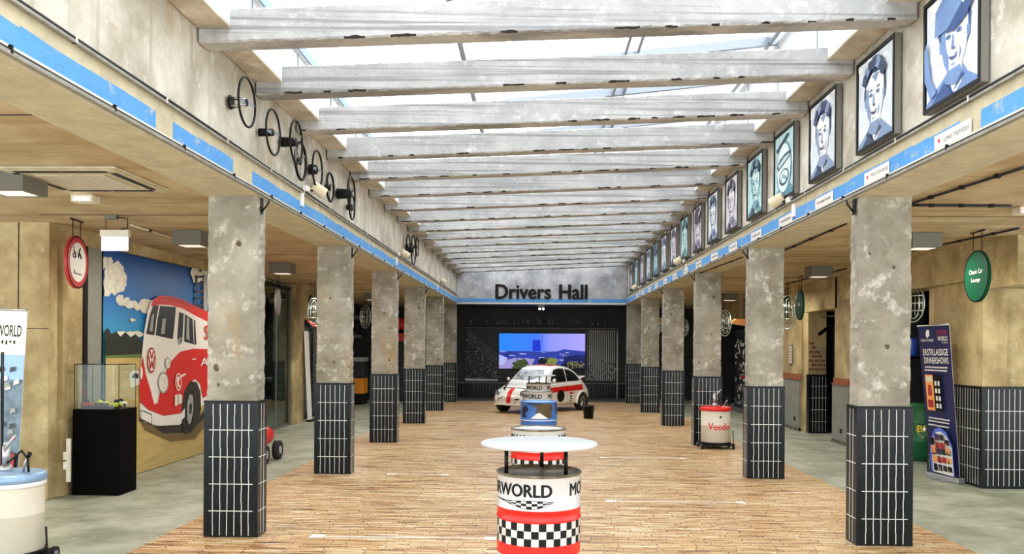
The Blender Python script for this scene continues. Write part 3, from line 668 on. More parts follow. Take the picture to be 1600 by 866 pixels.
        P([(fx-.11, fy-fry*.86), (fx+.1, fy-fry*.86), (fx+.13, fy-fry*1.25), (fx, fy-fry*1.35), (fx-.13, fy-fry*1.2)], mid); P([(ox-.2, .17), (ox-.02, .02), (ox+.16, .18), (ox+.12, .2), (ox-.02, .07), (ox-.15, .2)], dk)
        for s_ in (-1, 1):
            ex = fx+s_*.085
            P([(ex-.055, fy+.07), (ex+.01, fy+.092), (ex+.055, fy+.075), (ex+.01, fy+.075)], dk)
            ell(ex, fy+.035, .042, .018, mid, 12); ell(ex, fy+.034, .02, .013, dk, 10)
        P([(fx-.012, fy+.03), (fx-.03, fy-.055), (fx-.035, fy-.075), (fx+.03, fy-.075), (fx+.0, fy-.06), (fx+.004, fy+.03)], mid); P([(fx-.03, fy-.072), (fx+.03, fy-.072), (fx+.02, fy-.085), (fx-.02, fy-.085)], dk)
        P([(fx-.075, fy-.125), (fx, fy-.14), (fx+.075, fy-.118), (fx+.04, fy-.16), (fx-.03, fy-.165)], dk); P([(fx-.05, fy-.133), (fx, fy-.145), (fx+.055, fy-.13), (fx+.02, fy-.148)], lt)
        P([(fx-.04, fy-.2), (fx+.04, fy-.195), (fx+.02, fy-.21), (fx-.02, fy-.212)], mid)
        if i == 0 or (i > 5 and i % 4 == 3):   # cap with brim tilted over the face
            P([(fx-.3, fy+.1), (fx-.28, fy+.3), (fx-.1, fy+.46), (fx+.12, fy+.47), (fx+.24, fy+.33), (fx+.22, fy+.16), (fx-.02, fy+.1)], mid if i == 0 else dk)
            P([(fx-.12, fy+.08), (fx+.05, fy+.18), (fx+.3, fy+.3), (fx+.34, fy+.22), (fx+.2, fy+.1), (fx+.02, fy+.05)], dk)
            P([(fx+.12, fy+.25), (fx+.26, fy+.32), (fx+.3, fy+.28), (fx+.16, fy+.21)], lt); ell(fx+.02, fy+.4, .05, .05, lt, 14); ell(fx+.02, fy+.4, .03, .03, mid, 14)
            P([(-.42, .55), (-.36, .62), (-.3, .3), (-.2, .15), (-.3, .12), (-.4, .3)], mid)
        else:                                  # fringe of locks
            for q in range(7):
                a = pi*(.08+.84*q/6); hx, hy = fx+frx*1.02*cos(a), fy+.15+.15*sin(a)
                P([(hx-.07, hy), (hx-.03, hy+.075), (hx+.04, hy+.085), (hx+.075, hy+.02), (hx+.01, hy-.045)], dk if (q+i) % 3 else mid)
    b.build('canvas', t)
for i in range(16):
    yc = 5.70 + 1.262*i
    portrait(i, yc-.385, yc+.385, 3.42, 4.205)
# name plates on the blue band
for i in range(15):
    yc = 5.75 + 1.262*i; wd = .25
    t = thing('name_plate', 'white name plate on the blue band below the framed portrait ' + (NUM[i] if i < 12 else ['fifth from the end wall', 'fourth from the end wall', 'third from the end wall'][i-12]), 'plate', (XR-.0085, yc, 3.145), 0, 'white name plates on the right band')
    b = MB(); b.box(-.006, 0, -wd, wd, 0, .10, 'paper_white'); pl_ = b.build('plate', t, bevel=.002)
    if i < 2:
        b = MB(); nm = ['Lewis Hamilton', 'Nico Rosberg'][i]
        b.text(nm, .34, .045, lambda u, v, d=0: Vector((-.0068, wd-.14-u, .03+v)), 'grey_box'); b.build('lettering', pl_)
    else:
        b = MB(); rnd = random.Random(i); u = -.14
        while u < .2: b.box(-.0068, -.006, -u-.02, -u, .035, .06, 'grey_box'); u += rnd.uniform(.026, .04)
        b.build('lettering', pl_)
    b = MB(); b.disc((-.0066, wd-.07, .052), (-1, 0, 0), .016, 'red'); b.build('dot', pl_)['label'] = 'small red dot'

# ------------------------------------------------------------------ steering wheels on the left wall
def steering(px, py, hpx, off, spokes, hub, label, cone=True, rot=0, rimm='black', rr=.011):
    X = XL+off; p = onX(px, py, X); R = hpx/2*p.y/F_PX
    t = thing('steering_wheel', label, 'steering wheel', (XL+.012, p.y, p.z), 0, 'steering wheels on the left wall')
    o = off-.012
    b = MB(); b.ring((o, 0, 0), (1, 0, 0), R, rr, rimm, 44, 8); b.build('rim', t)
    for k in range(spokes):
        a = rot + 2*pi*k/spokes
        b = MB(); b.slab([(o-.003, cos(a)*.02-sin(a)*w_, sin(a)*.02+cos(a)*w_) if e_ == 0 else (o, cos(a)*R-sin(a)*w_*.6, sin(a)*R+cos(a)*w_*.6) for e_, w_ in ((0, -.017), (1, -.017), (1, .017), (0, .017))], (1, 0, 0), .006, 'steel' if spokes == 2 else 'steel_grey' if hub < 1.2 else 'black')
        b.build('spoke', t)
    b = MB(); k_ = .75 if spokes == 2 else 1; b.lathe([(.0, 0), (.042*k_, 0), (.045*k_, .006), (.03*k_, .012), (0, .014)], 'black', 24); b.build('hub', t, M=Matrix.Translation((o-.008, 0, 0)) @ Matrix.Rotation(pi/2, 4, 'Y'))
    b = MB()
    if hub: b.cyl((0, 0, 0), (o-.006, 0, 0), .05*hub, 'black', .042*hub, 24)
    else:
        b.cyl((0, 0, 0), (.02, 0, 0), .06, 'black', .05)
        for k in range(4): a = pi/4+pi/2*k; b.tube([(.01, .05*cos(a), .05*sin(a)), (o, .03*cos(a)*1.0, .03*sin(a))], .006, 'chrome')
    b.build('mount', t)
steering(386, 160, 76, .15, 2, 0, 'thin black rim wheel on open chrome mount, first of the row', rot=0.1, rr=.010)
steering(427, 207, 70, .14, 2, .75, 'three spoke thin wheel with stubby black hub, second of the row', rot=.15, rr=.010)
steering(463, 222, 66, .16, 3, 1.0, 'dark wheel with perforated spokes on a long black hub, third of the row', rot=-pi/2)
steering(470, 252, 58, .06, 3, .8, 'thick black wheel tucked low behind the third one', rot=-pi/2, rr=.015)
steering(496, 265, 58, .10, 2, 1.2, 'thin dark wheel with a large horn hub above the spotlight', rot=.1, rr=.011)
steering(516, 293, 44, .07, 3, .8, 'small thick rimmed black wheel right of the spotlight', rot=-pi/2, rr=.014)
steering(549, 303, 52, .19, 3, 1.35, 'wheel on a wide black boss, last of the near group', rot=-pi/2, rr=.011)
steering(550, 324, 38, .08, 3, .8, 'small wheel hanging below the wheel on the wide boss', rot=-pi/2, rr=.012)
steering(638, 385, 36, .06, 3, .9, 'small black wheel in the far cluster, left side', rot=-pi/2, rr=.014)
steering(646, 391, 46, .14, 4, 1.2, 'large black wheel in the far cluster', rot=pi/4, rr=.013)
steering(652, 386, 30, .1, 3, .7, 'smallest black wheel in the far cluster, right side', rot=-pi/2, rr=.01)

# spotlights and junction boxes on the walls
def spotlight(X, s_, y, z, aim, label):
    t = thing('wall_spotlight', label, 'spotlight', (X, y, z), 0, 'cream wall spotlights')
    b = MB(); b.box(*sorted((0, s_*.05)), -.16, -.04, -.06, 0, 'white'); b.box(*sorted((0, s_*.03)), -.26, -.2, -.24, -.1, 'white'); b.build('junction_box', t, bevel=.004)
    b = MB(); b.tube([(0, 0, -.03), (s_*.06, 0, -.03), (s_*.08, .04, -.01)], .012, 'black'); b.build('arm', t)
    d = Vector(aim).normalized(); c = Vector((s_*.10, .06, 0))
    b = MB(); b.cyl(c-d*.07, c+d*.09, .058, 'cream', .066, 28, False); b.disc(c-d*.07, -d, .058, 'cream'); b.disc(c+d*.07, d, .062, 'glass_dark'); b.build('head', t)
spotlight(XL+.002, 1, 9.0, 3.45, (.6, .5, -.45), 'cream spotlight on the left wall above the second blue band stretch')
spotlight(XL+.002, 1, 15.0, 3.42, (.6, .5, -.4), 'cream spotlight on the left wall before the far wheel cluster')
spotlight(XL+.002, 1, 21.2, 3.42, (.6, .5, -.4), 'cream spotlight on the left wall closest to the end wall')
spotlight(XR-.002, -1, 9.45, 3.42, (-.6, .5, -.4), 'cream spotlight on the right wall below the helmet portrait')
spotlight(XR-.002, -1, 16.0, 3.42, (-.6, .5, -.4), 'cream spotlight in the middle of the right wall')
spotlight(XR-.002, -1, 23.0, 3.42, (-.6, .5, -.4), 'cream spotlight on the right wall closest to the end wall')

# ------------------------------------------------------------------ aisle ceiling fittings
def box_lamp(x, y, w, d, h, label):
    t = thing('ceiling_lamp', label, 'lamp', (x, y, ZC), 0, 'grey box lamps on the aisle ceilings')
    b = MB(); b.box(-w/2, w/2, -d/2, d/2, -h, -.001, 'grey_box'); b.build('housing', t, bevel=.004)
    b = MB(); b.box(-w*.36, w*.36, -d*.3, d*.3, -h-.004, -h-.0005, 'lamp_glow'); b.build('diffuser', t)
    l = area('ceiling_lamp_light', (x, y, ZC-h-.02), w*.34, d*.3, 26); l['kind'] = 'structure'; l.parent = t; l.matrix_parent_inverse = Matrix.Translation((-x, -y, -ZC))
for (x, y, lb) in ((-4.18, 6.55, 'nearest the camera in the left aisle'), (-4.12, 9.85, 'second in the left aisle'), (-4.18, 13.6, 'third in the left aisle'), (-4.2, 17.4, 'fourth in the left aisle'), (-4.2, 21.2, 'fifth in the left aisle'),
                   (4.5, 9.9, 'nearest the camera in the right aisle'), (4.62, 13.8, 'second in the right aisle'), (4.7, 17.4, 'third in the right aisle'), (4.74, 20.6, 'fourth in the right aisle')):
    box_lamp(x, y, .34, .34, .17 if y > 7 else .15, 'grey square box lamp on the ceiling, ' + lb)
# cassette air conditioner
c0 = Vector((-3.66, 6.68, ZC))
t = thing('air_conditioner', 'beige square ceiling air vent unit above the left aisle', 'air conditioner', c0)
b = MB(); b.box(-.46, .46, -.46, .46, -.02, -.001, 'raw_band'); b.box(-.44, .44, -.44, .44, -.03, -.02, 'raw_band'); b.build('panel', t, bevel=.006)
for (x0, x1, y0, y1) in ((-.36, -.01, -.41, -.36), (.01, .36, -.41, -.36), (-.36, -.01, .36, .41), (.01, .36, .36, .41), (.36, .41, -.34, -.01), (.36, .41, .01, .34), (-.41, -.36, -.34, -.01), (-.41, -.36, .01, .34)):
    b = MB(); b.box(x0, x1, y0, y1, -.034, -.0305, 'black'); b.build('air_slot', t)
b = MB(); b.box(-.28, .28, -.28, .28, -.036, -.0305, 'raw_band')
for k in range(18): b.box(-.27+k*.031, -.255+k*.031, -.27, .27, -.04, -.036, 'off_white')
b.build('grille', t)
# emergency spots with LED rows
for (x, y, lb) in ((-4.1, 7.45, 'left'), (4.62, 8.0, 'right')):
    t = thing('emergency_light', 'small white emergency light with bright diodes on the %s aisle ceiling' % lb, 'lamp', (x, y, ZC))
    b = MB(); b.box(-.1, .1, -.07, .07, -.07, -.001, 'off_white'); b.build('housing', t, bevel=.008)
    for k in range(4):
        b = MB(); b.sphere((-.06+k*.04, -.07, -.045), .011, 'led', 10); b.build('diode', t)
# exit light
p = onY(180, 370, 8.6)
t = thing('exit_light', 'hanging box light with pale lit panel in front of the wall print', 'sign', (p.x, 8.6, p.z-.15))
b = MB(); b.box(-.15, .15, -.03, .03, .15, .22, 'off_white'); b.build('housing', t, bevel=.004)
b = MB(); b.box(-.145, .14, -.006, .006, .0, .15, 'exit_panel'); b.build('panel', t)
b = MB(); zt = ZC-(p.z-.15)-.003
b.tube([(-.1, 0, .22), (-.1, 0, zt)], .004, 'cable_black'); b.tube([(.05, 0, .225), (.13, 0, .24), (.13, 0, zt-.03), (.02, 0, zt-.02)], .007, 'cable_black'); b.box(-.1, .02, -.03, .03, zt-.04, zt, 'grey_box'); b.build('hanger', t)
# round hanging signs, facing the hall
def hang_sign(px, py, y, hpx, rim, face, label, texts=(), icon=None, wy=1.0, side=-1):
    p = onY(px, py, y); R = hpx/2*y/F_PX
    t = thing('hanging_sign', label, 'sign', (p.x, y, p.z-R))
    # disc turned partly towards the entrance
    ang = radians(98 if side < 0 else 93)*(-side)
    b = MB(); M = Matrix.Translation((0, 0, R)) @ Matrix.Rotation(ang if side < 0 else ang, 4, 'Z') @ Matrix.Rotation(pi/2, 4, 'X')
    b.lathe([(0, -.015), (R, -.015), (R, .015), (0, .015)], rim, 48, sm=False); b.build('plate', t, M=M)
    b = MB(); b.lathe([(R*.985, .0155), (R*.99, .0175), (R*.94, .0175)], 'black', 48)
    if face != rim: b.lathe([(0, .0165), (R*.74, .0165)], face, 48)
    if icon:
        z = .018; k = R/.29
        # wheelchair
        pts = [(-.105+.035*cos(a), .075+.035*sin(a), z) for a in [radians(-200+q*22) for q in range(13)]]
        b.tube([(x*k, y_*k, z) for x, y_, z in pts], .006, 'black', 6)
        b.tube([(-.115*k, .135*k, z), (-.112*k, .095*k, z), (-.085*k, .092*k, z), (-.075*k, .055*k, z), (-.06*k, .055*k, z)], .007, 'black', 6); b.disc((-.117*k, .155*k, z+.003), (0, 0, 1), .013*k, 'black', up=(0, 1, 0))
        b.tube([(.0, .05*k, z), (.01*k, .09*k, z), (.03*k, .14*k, z)], .009, 'black', 6); b.disc((.05*k, .15*k, z+.003), (0, 0, 1), .014*k, 'black', up=(0, 1, 0)); b.tube([(.02*k, .1*k, z), (.07*k, .07*k, z), (.07*k, .04*k, z)], .01, 'black', 6)
        b.tube([(-.1*k, -.09*k, z), (-.1*k, -.125*k, z), (.09*k, -.13*k, z)], .006, 'black', 6)
    for s_, w, h, v0 in texts:
        b.text(s_, w*R, h*R, lambda u, v, d=0, w=w, v0=v0: Vector((-w*R/2+u, v0*R+v, .018)), 'paper_white')
    b.build('sign_face', t, M=M)
    b = MB(); zt = ZC-(p.z-R); ax = Vector((cos(ang), sin(ang), 0))*(R*.35)
    for q in (-1, 1): b.tube([Vector((ax.x*q, ax.y*q, 2*R-.03)), Vector((ax.x*q, ax.y*q, zt-.02))], .005, 'black')
    b.tube([Vector((-ax.x*1.6, -ax.y*1.6, zt-.012)), Vector((ax.x*1.6, ax.y*1.6, zt-.012))], .01, 'black'); b.build('hanger', t)
    return t
hang_sign(119.5, 410, 8.9, 84, 'sign_red', 'paper_white', 'round red rimmed white sign with wheelchair symbol, hanging in the left aisle', icon=1, side=-1)
hang_sign(1527, 432, 9.6, 80, 'green_sign', 'green_sign', 'round green sign reading Classic Car Lounge', [('Classic Car', 1.1, .17, .1), ('Lounge', .72, .2, -.26)], side=1)
hang_sign(1250, 477, 15.6, 47, 'green_sign', 'green_sign', 'round green sign reading Exit, hanging before the brick patch doorway', [('Exit', .6, .24, -.05)], side=1)
hang_sign(1229, 481, 18.8, 38, 'green_sign', 'green_sign', 'small round green sign behind the second right column', side=1)
hang_sign(486, 490, 17.9, 60, 'black', 'black', 'round black sign hanging in the left aisle before the leaning board', side=-1)
hang_sign(434, 472, 14.6, 44, 'grey_box', 'grey_box', 'round grey sign seen by the shop glazing', side=-1)

# chrome openwork emblems
def emblem(px, py, y, hpx, label, red=False):
    p = onY(px, py, y); R = hpx/2*y/F_PX
    t = thing('chrome_emblem', label, 'emblem', (p.x, y, p.z), radians(-55 if px > 800 else 55), 'chrome openwork emblems in the aisles')
    b = MB()
    for q in (.0, .3): b.tube([((R*.62-q*R)*cos(a), .0+q*.05, (R-q*R*.6)*sin(a)) for a in [2*pi*k/28 for k in range(28)]], .012, 'neon', 6, True)
    for k in range(6): x = -R*.5+k*R*.2; b.tube([(x, 0, -R*.7), (x, 0, R*.7)], .008, 'neon', 6)
    for k in range(3): z = -R*.4+k*R*.4; b.tube([(-R*.55, 0, z), (R*.55, 0, z)], .01, 'neon', 6)
    b.build('openwork', t)
    b = MB(); b.tube([(0, 0, R), (0, 0, ZC-p.z-.002)], .006, 'black'); b.build('hanger', t)
    if red:
        b = MB(); b.tube([(-R*.6, .02, -R*.6), (0, .02, -R*.95), (R*.7, .02, -R*1.15)], .03, 'red', 8); b.build('stripe', t)['label'] = 'red neon stripe'
emblem(491, 488, 17.4, 44, 'chrome emblem with red stripe beside the black round sign', True)
emblem(571, 495, 23.4, 36, 'chrome emblem beyond the second left column')
emblem(1427, 474, 12.4, 58, 'chrome emblem beside the nearest right column')
emblem(1231, 488, 17.0, 52, 'chrome emblem between the green signs and the second right column')
emblem(1133, 505, 21.4, 40, 'chrome emblem above the dark display case')
emblem(1070, 512, 24.6, 26, 'chrome emblem beyond the third right column')
emblem(1031, 508, 24.9, 22, 'farthest chrome emblem, beyond the fourth right column')

# ceiling conduits
for i, pts in enumerate(([(1425, 318), (1600, 262)], [(1425, 321), (1580, 322)], [(1425, 393), (1592, 357)], [(1225, 392), (1322, 350)], [(1225, 445), (1322, 420)], [(1085, 430), (1160, 402)], [(205, 352), (325, 388)], [(415, 437), (456, 449)])):
    q = [onZ(a, c, ZC-.015) for a, c in pts]
    b = MB(); b.tube([q[0].lerp(q[1], k/6) for k in range(7)], .012, 'cable_black' if i < 6 else 'off_white', 8)
    for k in (.2, .5, .8):
        c = q[0].lerp(q[1], k); b.box(c.x-.02, c.x+.02, c.y-.02, c.y+.02, ZC-.03, ZC-.001, 'black')
    struct(b.build('trim_%d' % (12+i)), 'conduit on the aisle ceiling')

# ------------------------------------------------------------------ oil drums with bar tops
RD = .2875
def cylmap(R, z0, a0, cy=0): return lambda u, v, d=0: Vector((sin(a0+u/R)*(R+.0015), -cos(a0+u/R)*(R+.0015), z0+v))
def drum(x, y, label, table=False, style='world', z_rot=0):
    t = thing('oil_drum', label, 'drum', (x, y, 0), 0, 'painted drums down the middle of the hall')
    R = RD; n = 72
    b = MB()
    if style == 'world':
        rib = lambda z: [(R, z-.012, 'red'), (R+.006, z-.004, 'red'), (R+.006, z+.004, 'red')]
        prof = [(R-.02, 0, 'black'), (R+.004, 0, 'black'), (R+.004, .02, 'white_gloss'), (R, .028, 'white_gloss'), (R, .335, 'red')] + [(R, .415, 'red')]
        b.lathe(prof, 'red', n)
        # chequered band, a mesh square for every painted square
        for r_ in range(3):
            z0, z1 = .415+r_*.0507, .415+(r_+1)*.0507
            for k in range(36):
                mm = 'black' if (k+r_) % 2 else 'white_gloss'
                a = 2*pi*k/36
                v = [Vector((R*cos(a+q*2*pi/72), R*sin(a+q*2*pi/72), z)) for z in (z0, z1) for q in range(3)]
                b.raw(v, [(0, 1, 4, 3), (1, 2, 5, 4)], mm, True)
        b.lathe([(R, .567, 'red'), (R+.005, .573, 'red'), (R+.005, .581, 'red'), (R, .59, 'red'), (R, .637, 'red'), (R+.005, .643, 'red'), (R+.004, .65, 'white_gloss'), (R, .656, 'white_gloss'), (R, .862, 'white_gloss'), (R+.003, .865, 'drum_steel'), (R+.006, .872, 'drum_steel'), (R+.006, .882, 'drum_steel'), (R-.004, .884, 'drum_steel'), (R-.008, .868, 'drum_steel' if table else 'white_gloss'), (0, .868)], 'white_gloss', n)
    elif style == 'blue':
        b.lathe([(R-.02, 0, 'blue_drum'), (R+.004, 0, 'blue_drum'), (R, .02, 'blue_drum'), (R, .3, 'blue_drum'), (R+.006, .31, 'blue_drum'), (R, .32, 'blue_drum'), (R, .58, 'blue_drum'), (R+.006, .59, 'white'), (R+.006, .6, 'blue_drum'), (R, .61, 'blue_drum'), (R, .865, 'blue_drum'), (R+.006, .87, 'blue_drum'), (R+.006, .882, 'blue_drum'), (R-.006, .884, 'blue_drum'), (R-.008, .872, 'steel_blue'), (0, .872)], 'blue_drum', n)
        rnd = random.Random(4)
    bd = b.build('body', t)
    if style == 'world':
        b = MB()
        LB = R*radians(155)
        for a1 in (17, 201):
            b.text('MOTORWORLD', LB, .082, cylmap(R, .742, radians(a1-155)), 'black', bold=.035, n_sub=50)
            # waving chequered flag swoosh under the word
            k0 = radians(a1-155)+radians(62); Lf = R*radians(96); zf = .722
            def sw(u):   # centre line and half height of the flag
                return zf - .012 - .034*sin(pi*u)*u, .0012+.034*max(0, sin(pi*u**1.5))**1.3*(.25+.8*u)
            M_ = 26
            for q in range(M_):
                u0, u1 = q/M_, (q+1)/M_
                (c0_, h0), (c1_, h1) = sw(u0), sw(u1)
                for r_ in range(3):
                    if (q//2+r_) % 2 == 0 or u0 < .22:
                        f = cylmap(R, 0, k0)
                        b.face([f(u0*Lf, c0_-h0+2*h0*r_/3), f(u1*Lf, c1_-h1+2*h1*r_/3), f(u1*Lf, c1_-h1+2*h1*(r_+1)/3), f(u0*Lf, c0_-h0+2*h0*(r_+1)/3)], 'black')
            for s_ in (-1, 1):
                for q in range(M_):
                    u0, u1 = q/M_, (q+1)/M_; (c0_, h0), (c1_, h1) = sw(u0), sw(u1); f = cylmap(R, 0, k0)
                    b.face([f(u0*Lf, c0_+s_*h0-.0015), f(u1*Lf, c1_+s_*h1-.0015), f(u1*Lf, c1_+s_*h1+.0015), f(u0*Lf, c0_+s_*h0+.0015)], 'black')
        b.build('lettering', bd)
    else:
        b = MB(); f = cylmap(R, 0, 0)
        def patch(pts, m, k):
            # split finely so that the patch follows the drum
            us = [p[0] for p in pts]; u0, u1 = min(us), max(us); N = 14
            for q in range(N):
                a, c = u0+(u1-u0)*q/N, u0+(u1-u0)*(q+1)/N; poly = pts
                for lim, sg in ((a, 1), (c, -1)):
                    out = []
                    for i_ in range(len(poly)):
                        P0, P1 = poly[i_-1], poly[i_]; d0, d1 = (P0[0]-lim)*sg, (P1[0]-lim)*sg
                        if (d0 >= 0) != (d1 >= 0): tt = d0/(d0-d1); out.append((P0[0]+(P1[0]-P0[0])*tt, P0[1]+(P1[1]-P0[1])*tt))
                        if d1 >= 0: out.append(P1)
                    poly = out
                    if len(poly) < 3: break
                if len(poly) >= 3: b.face([f(u, v)+Vector((sin(u/R), -cos(u/R), 0))*(.0008*k) for u, v in poly], m)
        patch([(-.05, .86), (.2, .86), (.24, .78), (.2, .7), (.25, .66), (.17, .63), (.1, .64), (.02, .70), (-.06, .72), (-.03, .79), (-.1, .82)], 'brown_drum', 1)
        patch([(-.3, .8), (-.22, .83), (-.17, .76), (-.24, .7), (-.2, .64), (-.3, .63), (-.34, .72)], 'dark_navy', 1)
        patch([(.3, .86), (.36, .85), (.38, .7), (.33, .68)], 'dark_navy', 1)
        patch([(-.22, .865), (.05, .865), (0, .835), (-.15, .84)], 'dark_navy', 2)
        patch([(-.13, .625), (-.04, .70), (.0, .72), (.05, .69), (.15, .625)], 'white', 2)
        b.build('painting', bd)
    if table:
        for k, a in enumerate((205, 272+45, 85)):
            q = Vector((.245*cos(radians(a)), .245*sin(radians(a)), 0)); 
            b = MB(); b.cyl((q.x, q.y, .868), (q.x, q.y, 1.052), .0135, 'black'); b.build('leg', t)
        b = MB(); b.lathe([(0, 1.052), (.385, 1.052), (.402, 1.057), (.404, 1.066), (.4, 1.075), (.392, 1.077), (0, 1.077)], 'table_white', 72); b.build('table_top', t)
    return t
drum(.025, 5.76, 'white, red and chequered drum with round table top, nearest the camera', True)
drum(.03, 8.82, 'white and red drum without table top, behind the nearest one')
drum(.05, 13.15, 'blue drum with brown patches in front of the white racing car', style='blue')
drum(.03, 16.3, 'white lettered drum just behind the blue drum')
drum(.06, 19.75, 'farthest white drum with round table top, in front of the car', True)

# ------------------------------------------------------------------ oil dispenser on a cart
def dispenser(x, y, label, red=True):
    t = thing('oil_dispenser', label, 'oil drum cart', (x, y, 0))
    R = .25; b = MB()
    b.lathe([(0, .09), (R-.01, .09), (R, .1), (R, .4), (R+.004, .405), (R, .41), (R, .66), (R, .67)], 'off_white', 56); tk = b.build('tank', t)
    lid = 'red' if red else 'steel_blue'
    b = MB(); b.lathe([(R+.005, .655), (R+.016, .66), (R+.016, .705), (R+.005, .72), (R-.03, .728), (0, .735)], lid, 56)
    if not red: b.lathe([(R+.004, .62), (R+.012, .625), (R+.012, .655), (R+.005, .66)], 'white', 56)
    b.build('lid', t)
    b = MB()
    b.cyl((-.02, 0, .73), (-.02, 0, .78), .05, 'alu', .035); b.cyl((-.02, 0, .78), (-.02, 0, .93), .028, 'alu'); b.cyl((-.02, 0, .93), (-.02, 0, .96), .02, 'alu')
    b.tube([(-.02, -.02, .9), (.03, -.03, .96), (.08, -.05, 1.02)], .011, 'alu'); b.tube([(.0, -.02, .8), (.06, -.04, .84), (.14, -.06, .9), (.2, -.08, .84), (.22, -.1, .74)], .009, 'black'); b.build('pump', t)
    b = MB(); b.tube([(.13, -.02, .735), (.16, -.05, .80), (.20, -.07, .86)], .01, 'alu'); b.cyl((.195, -.068, .855), (.215, -.075, .885), .016, 'black'); b.build('lever', t)
    if red:
        b = MB(); b.text('Veedol', .42, .115, cylmap(R, .34, -.72), 'red', bold=.025, n_sub=30); b.build('lettering', tk)['label'] = 'red lettering Veedol'
        b = MB(); b.cyl((.03, -R-.01, .56), (.03, -R+.01, .56), .018, 'black'); b.build('plug', tk)
    b = MB(); b.box(-.28, .28, -.2, .2, .06, .085, 'black'); b.lathe([(.2, .085), (.262, .085), (.262, .12), (.252, .12)], 'black', 40); b.tube([(.24, 0, .07), (.31, 0, .09), (.3, 0, .3)], .008, 'black'); b.build('cart', t)
    for sx in (-1, 1):
        for sy in (-1, 1):
            b = MB(); b.cyl((sx*.27-.014, sy*.17, .052), (sx*.27+.014, sy*.17, .052), .052, 'rubber', n=24); b.cyl((sx*.27-.018, sy*.17, .052), (sx*.27+.018, sy*.17, .052), .02, 'steel', n=16); b.build('wheel', t)
    return t
dispenser(3.12, 14.55, 'cream oil drum with red lid and lettering on a black cart')
dispenser(-4.13, 6.42, 'white oil drum with grey blue lid and lever at the lower left edge', False)
# waste bin
p = onZ(920, 655)
t = thing('waste_bin', 'black plastic bucket beside the white racing car', 'bin', (p.x, p.y+.12, 0))
b = MB(); b.lathe([(0, .005), (.105, .0), (.115, .01), (.14, .3), (.15, .3), (.152, .325), (.143, .327), (.135, .31), (.11, .02), (0, .02)], 'black', 40); b.build('bucket', t)
b = MB(); b.tube([(.15*cos(a), .15*sin(a), .31) for a in [pi*k/10+pi for k in range(11)]], .005, 'grey_box'); b.build('handle', t)

# ------------------------------------------------------------------ small racing car
def catmull(P, n):
    out = []
    for i in range(len(P)-1):
        p0, p1, p2, p3 = P[max(i-1, 0)], P[i], P[i+1], P[min(i+2, len(P)-1)]
        for k in range(n):
            t_ = k/n
            out.append([.5*((2*b_) + (-a+c)*t_ + (2*a-5*b_+4*c-d)*t_**2 + (-a+3*b_-3*c+d)*t_**3) for a, b_, c, d in zip(p0, p1, p2, p3)])
    out.append(list(P[-1])); return out
def clip_cell(poly, u0, u1, v0, v1):
    for ax, lim, sg in ((0, u0, 1), (0, u1, -1), (1, v0, 1), (1, v1, -1)):
        out = []
        for i in range(len(poly)):
            P0, P1 = poly[i-1], poly[i]; d0, d1 = (P0[ax]-lim)*sg, (P1[ax]-lim)*sg
            if (d0 >= 0) != (d1 >= 0): t_ = d0/(d0-d1); out.append(tuple(P0[k]+(P1[k]-P0[k])*t_ for k in (0, 1)))
            if d1 >= 0: out.append(P1)
        poly = out
        if len(poly) < 3: return []
    return poly
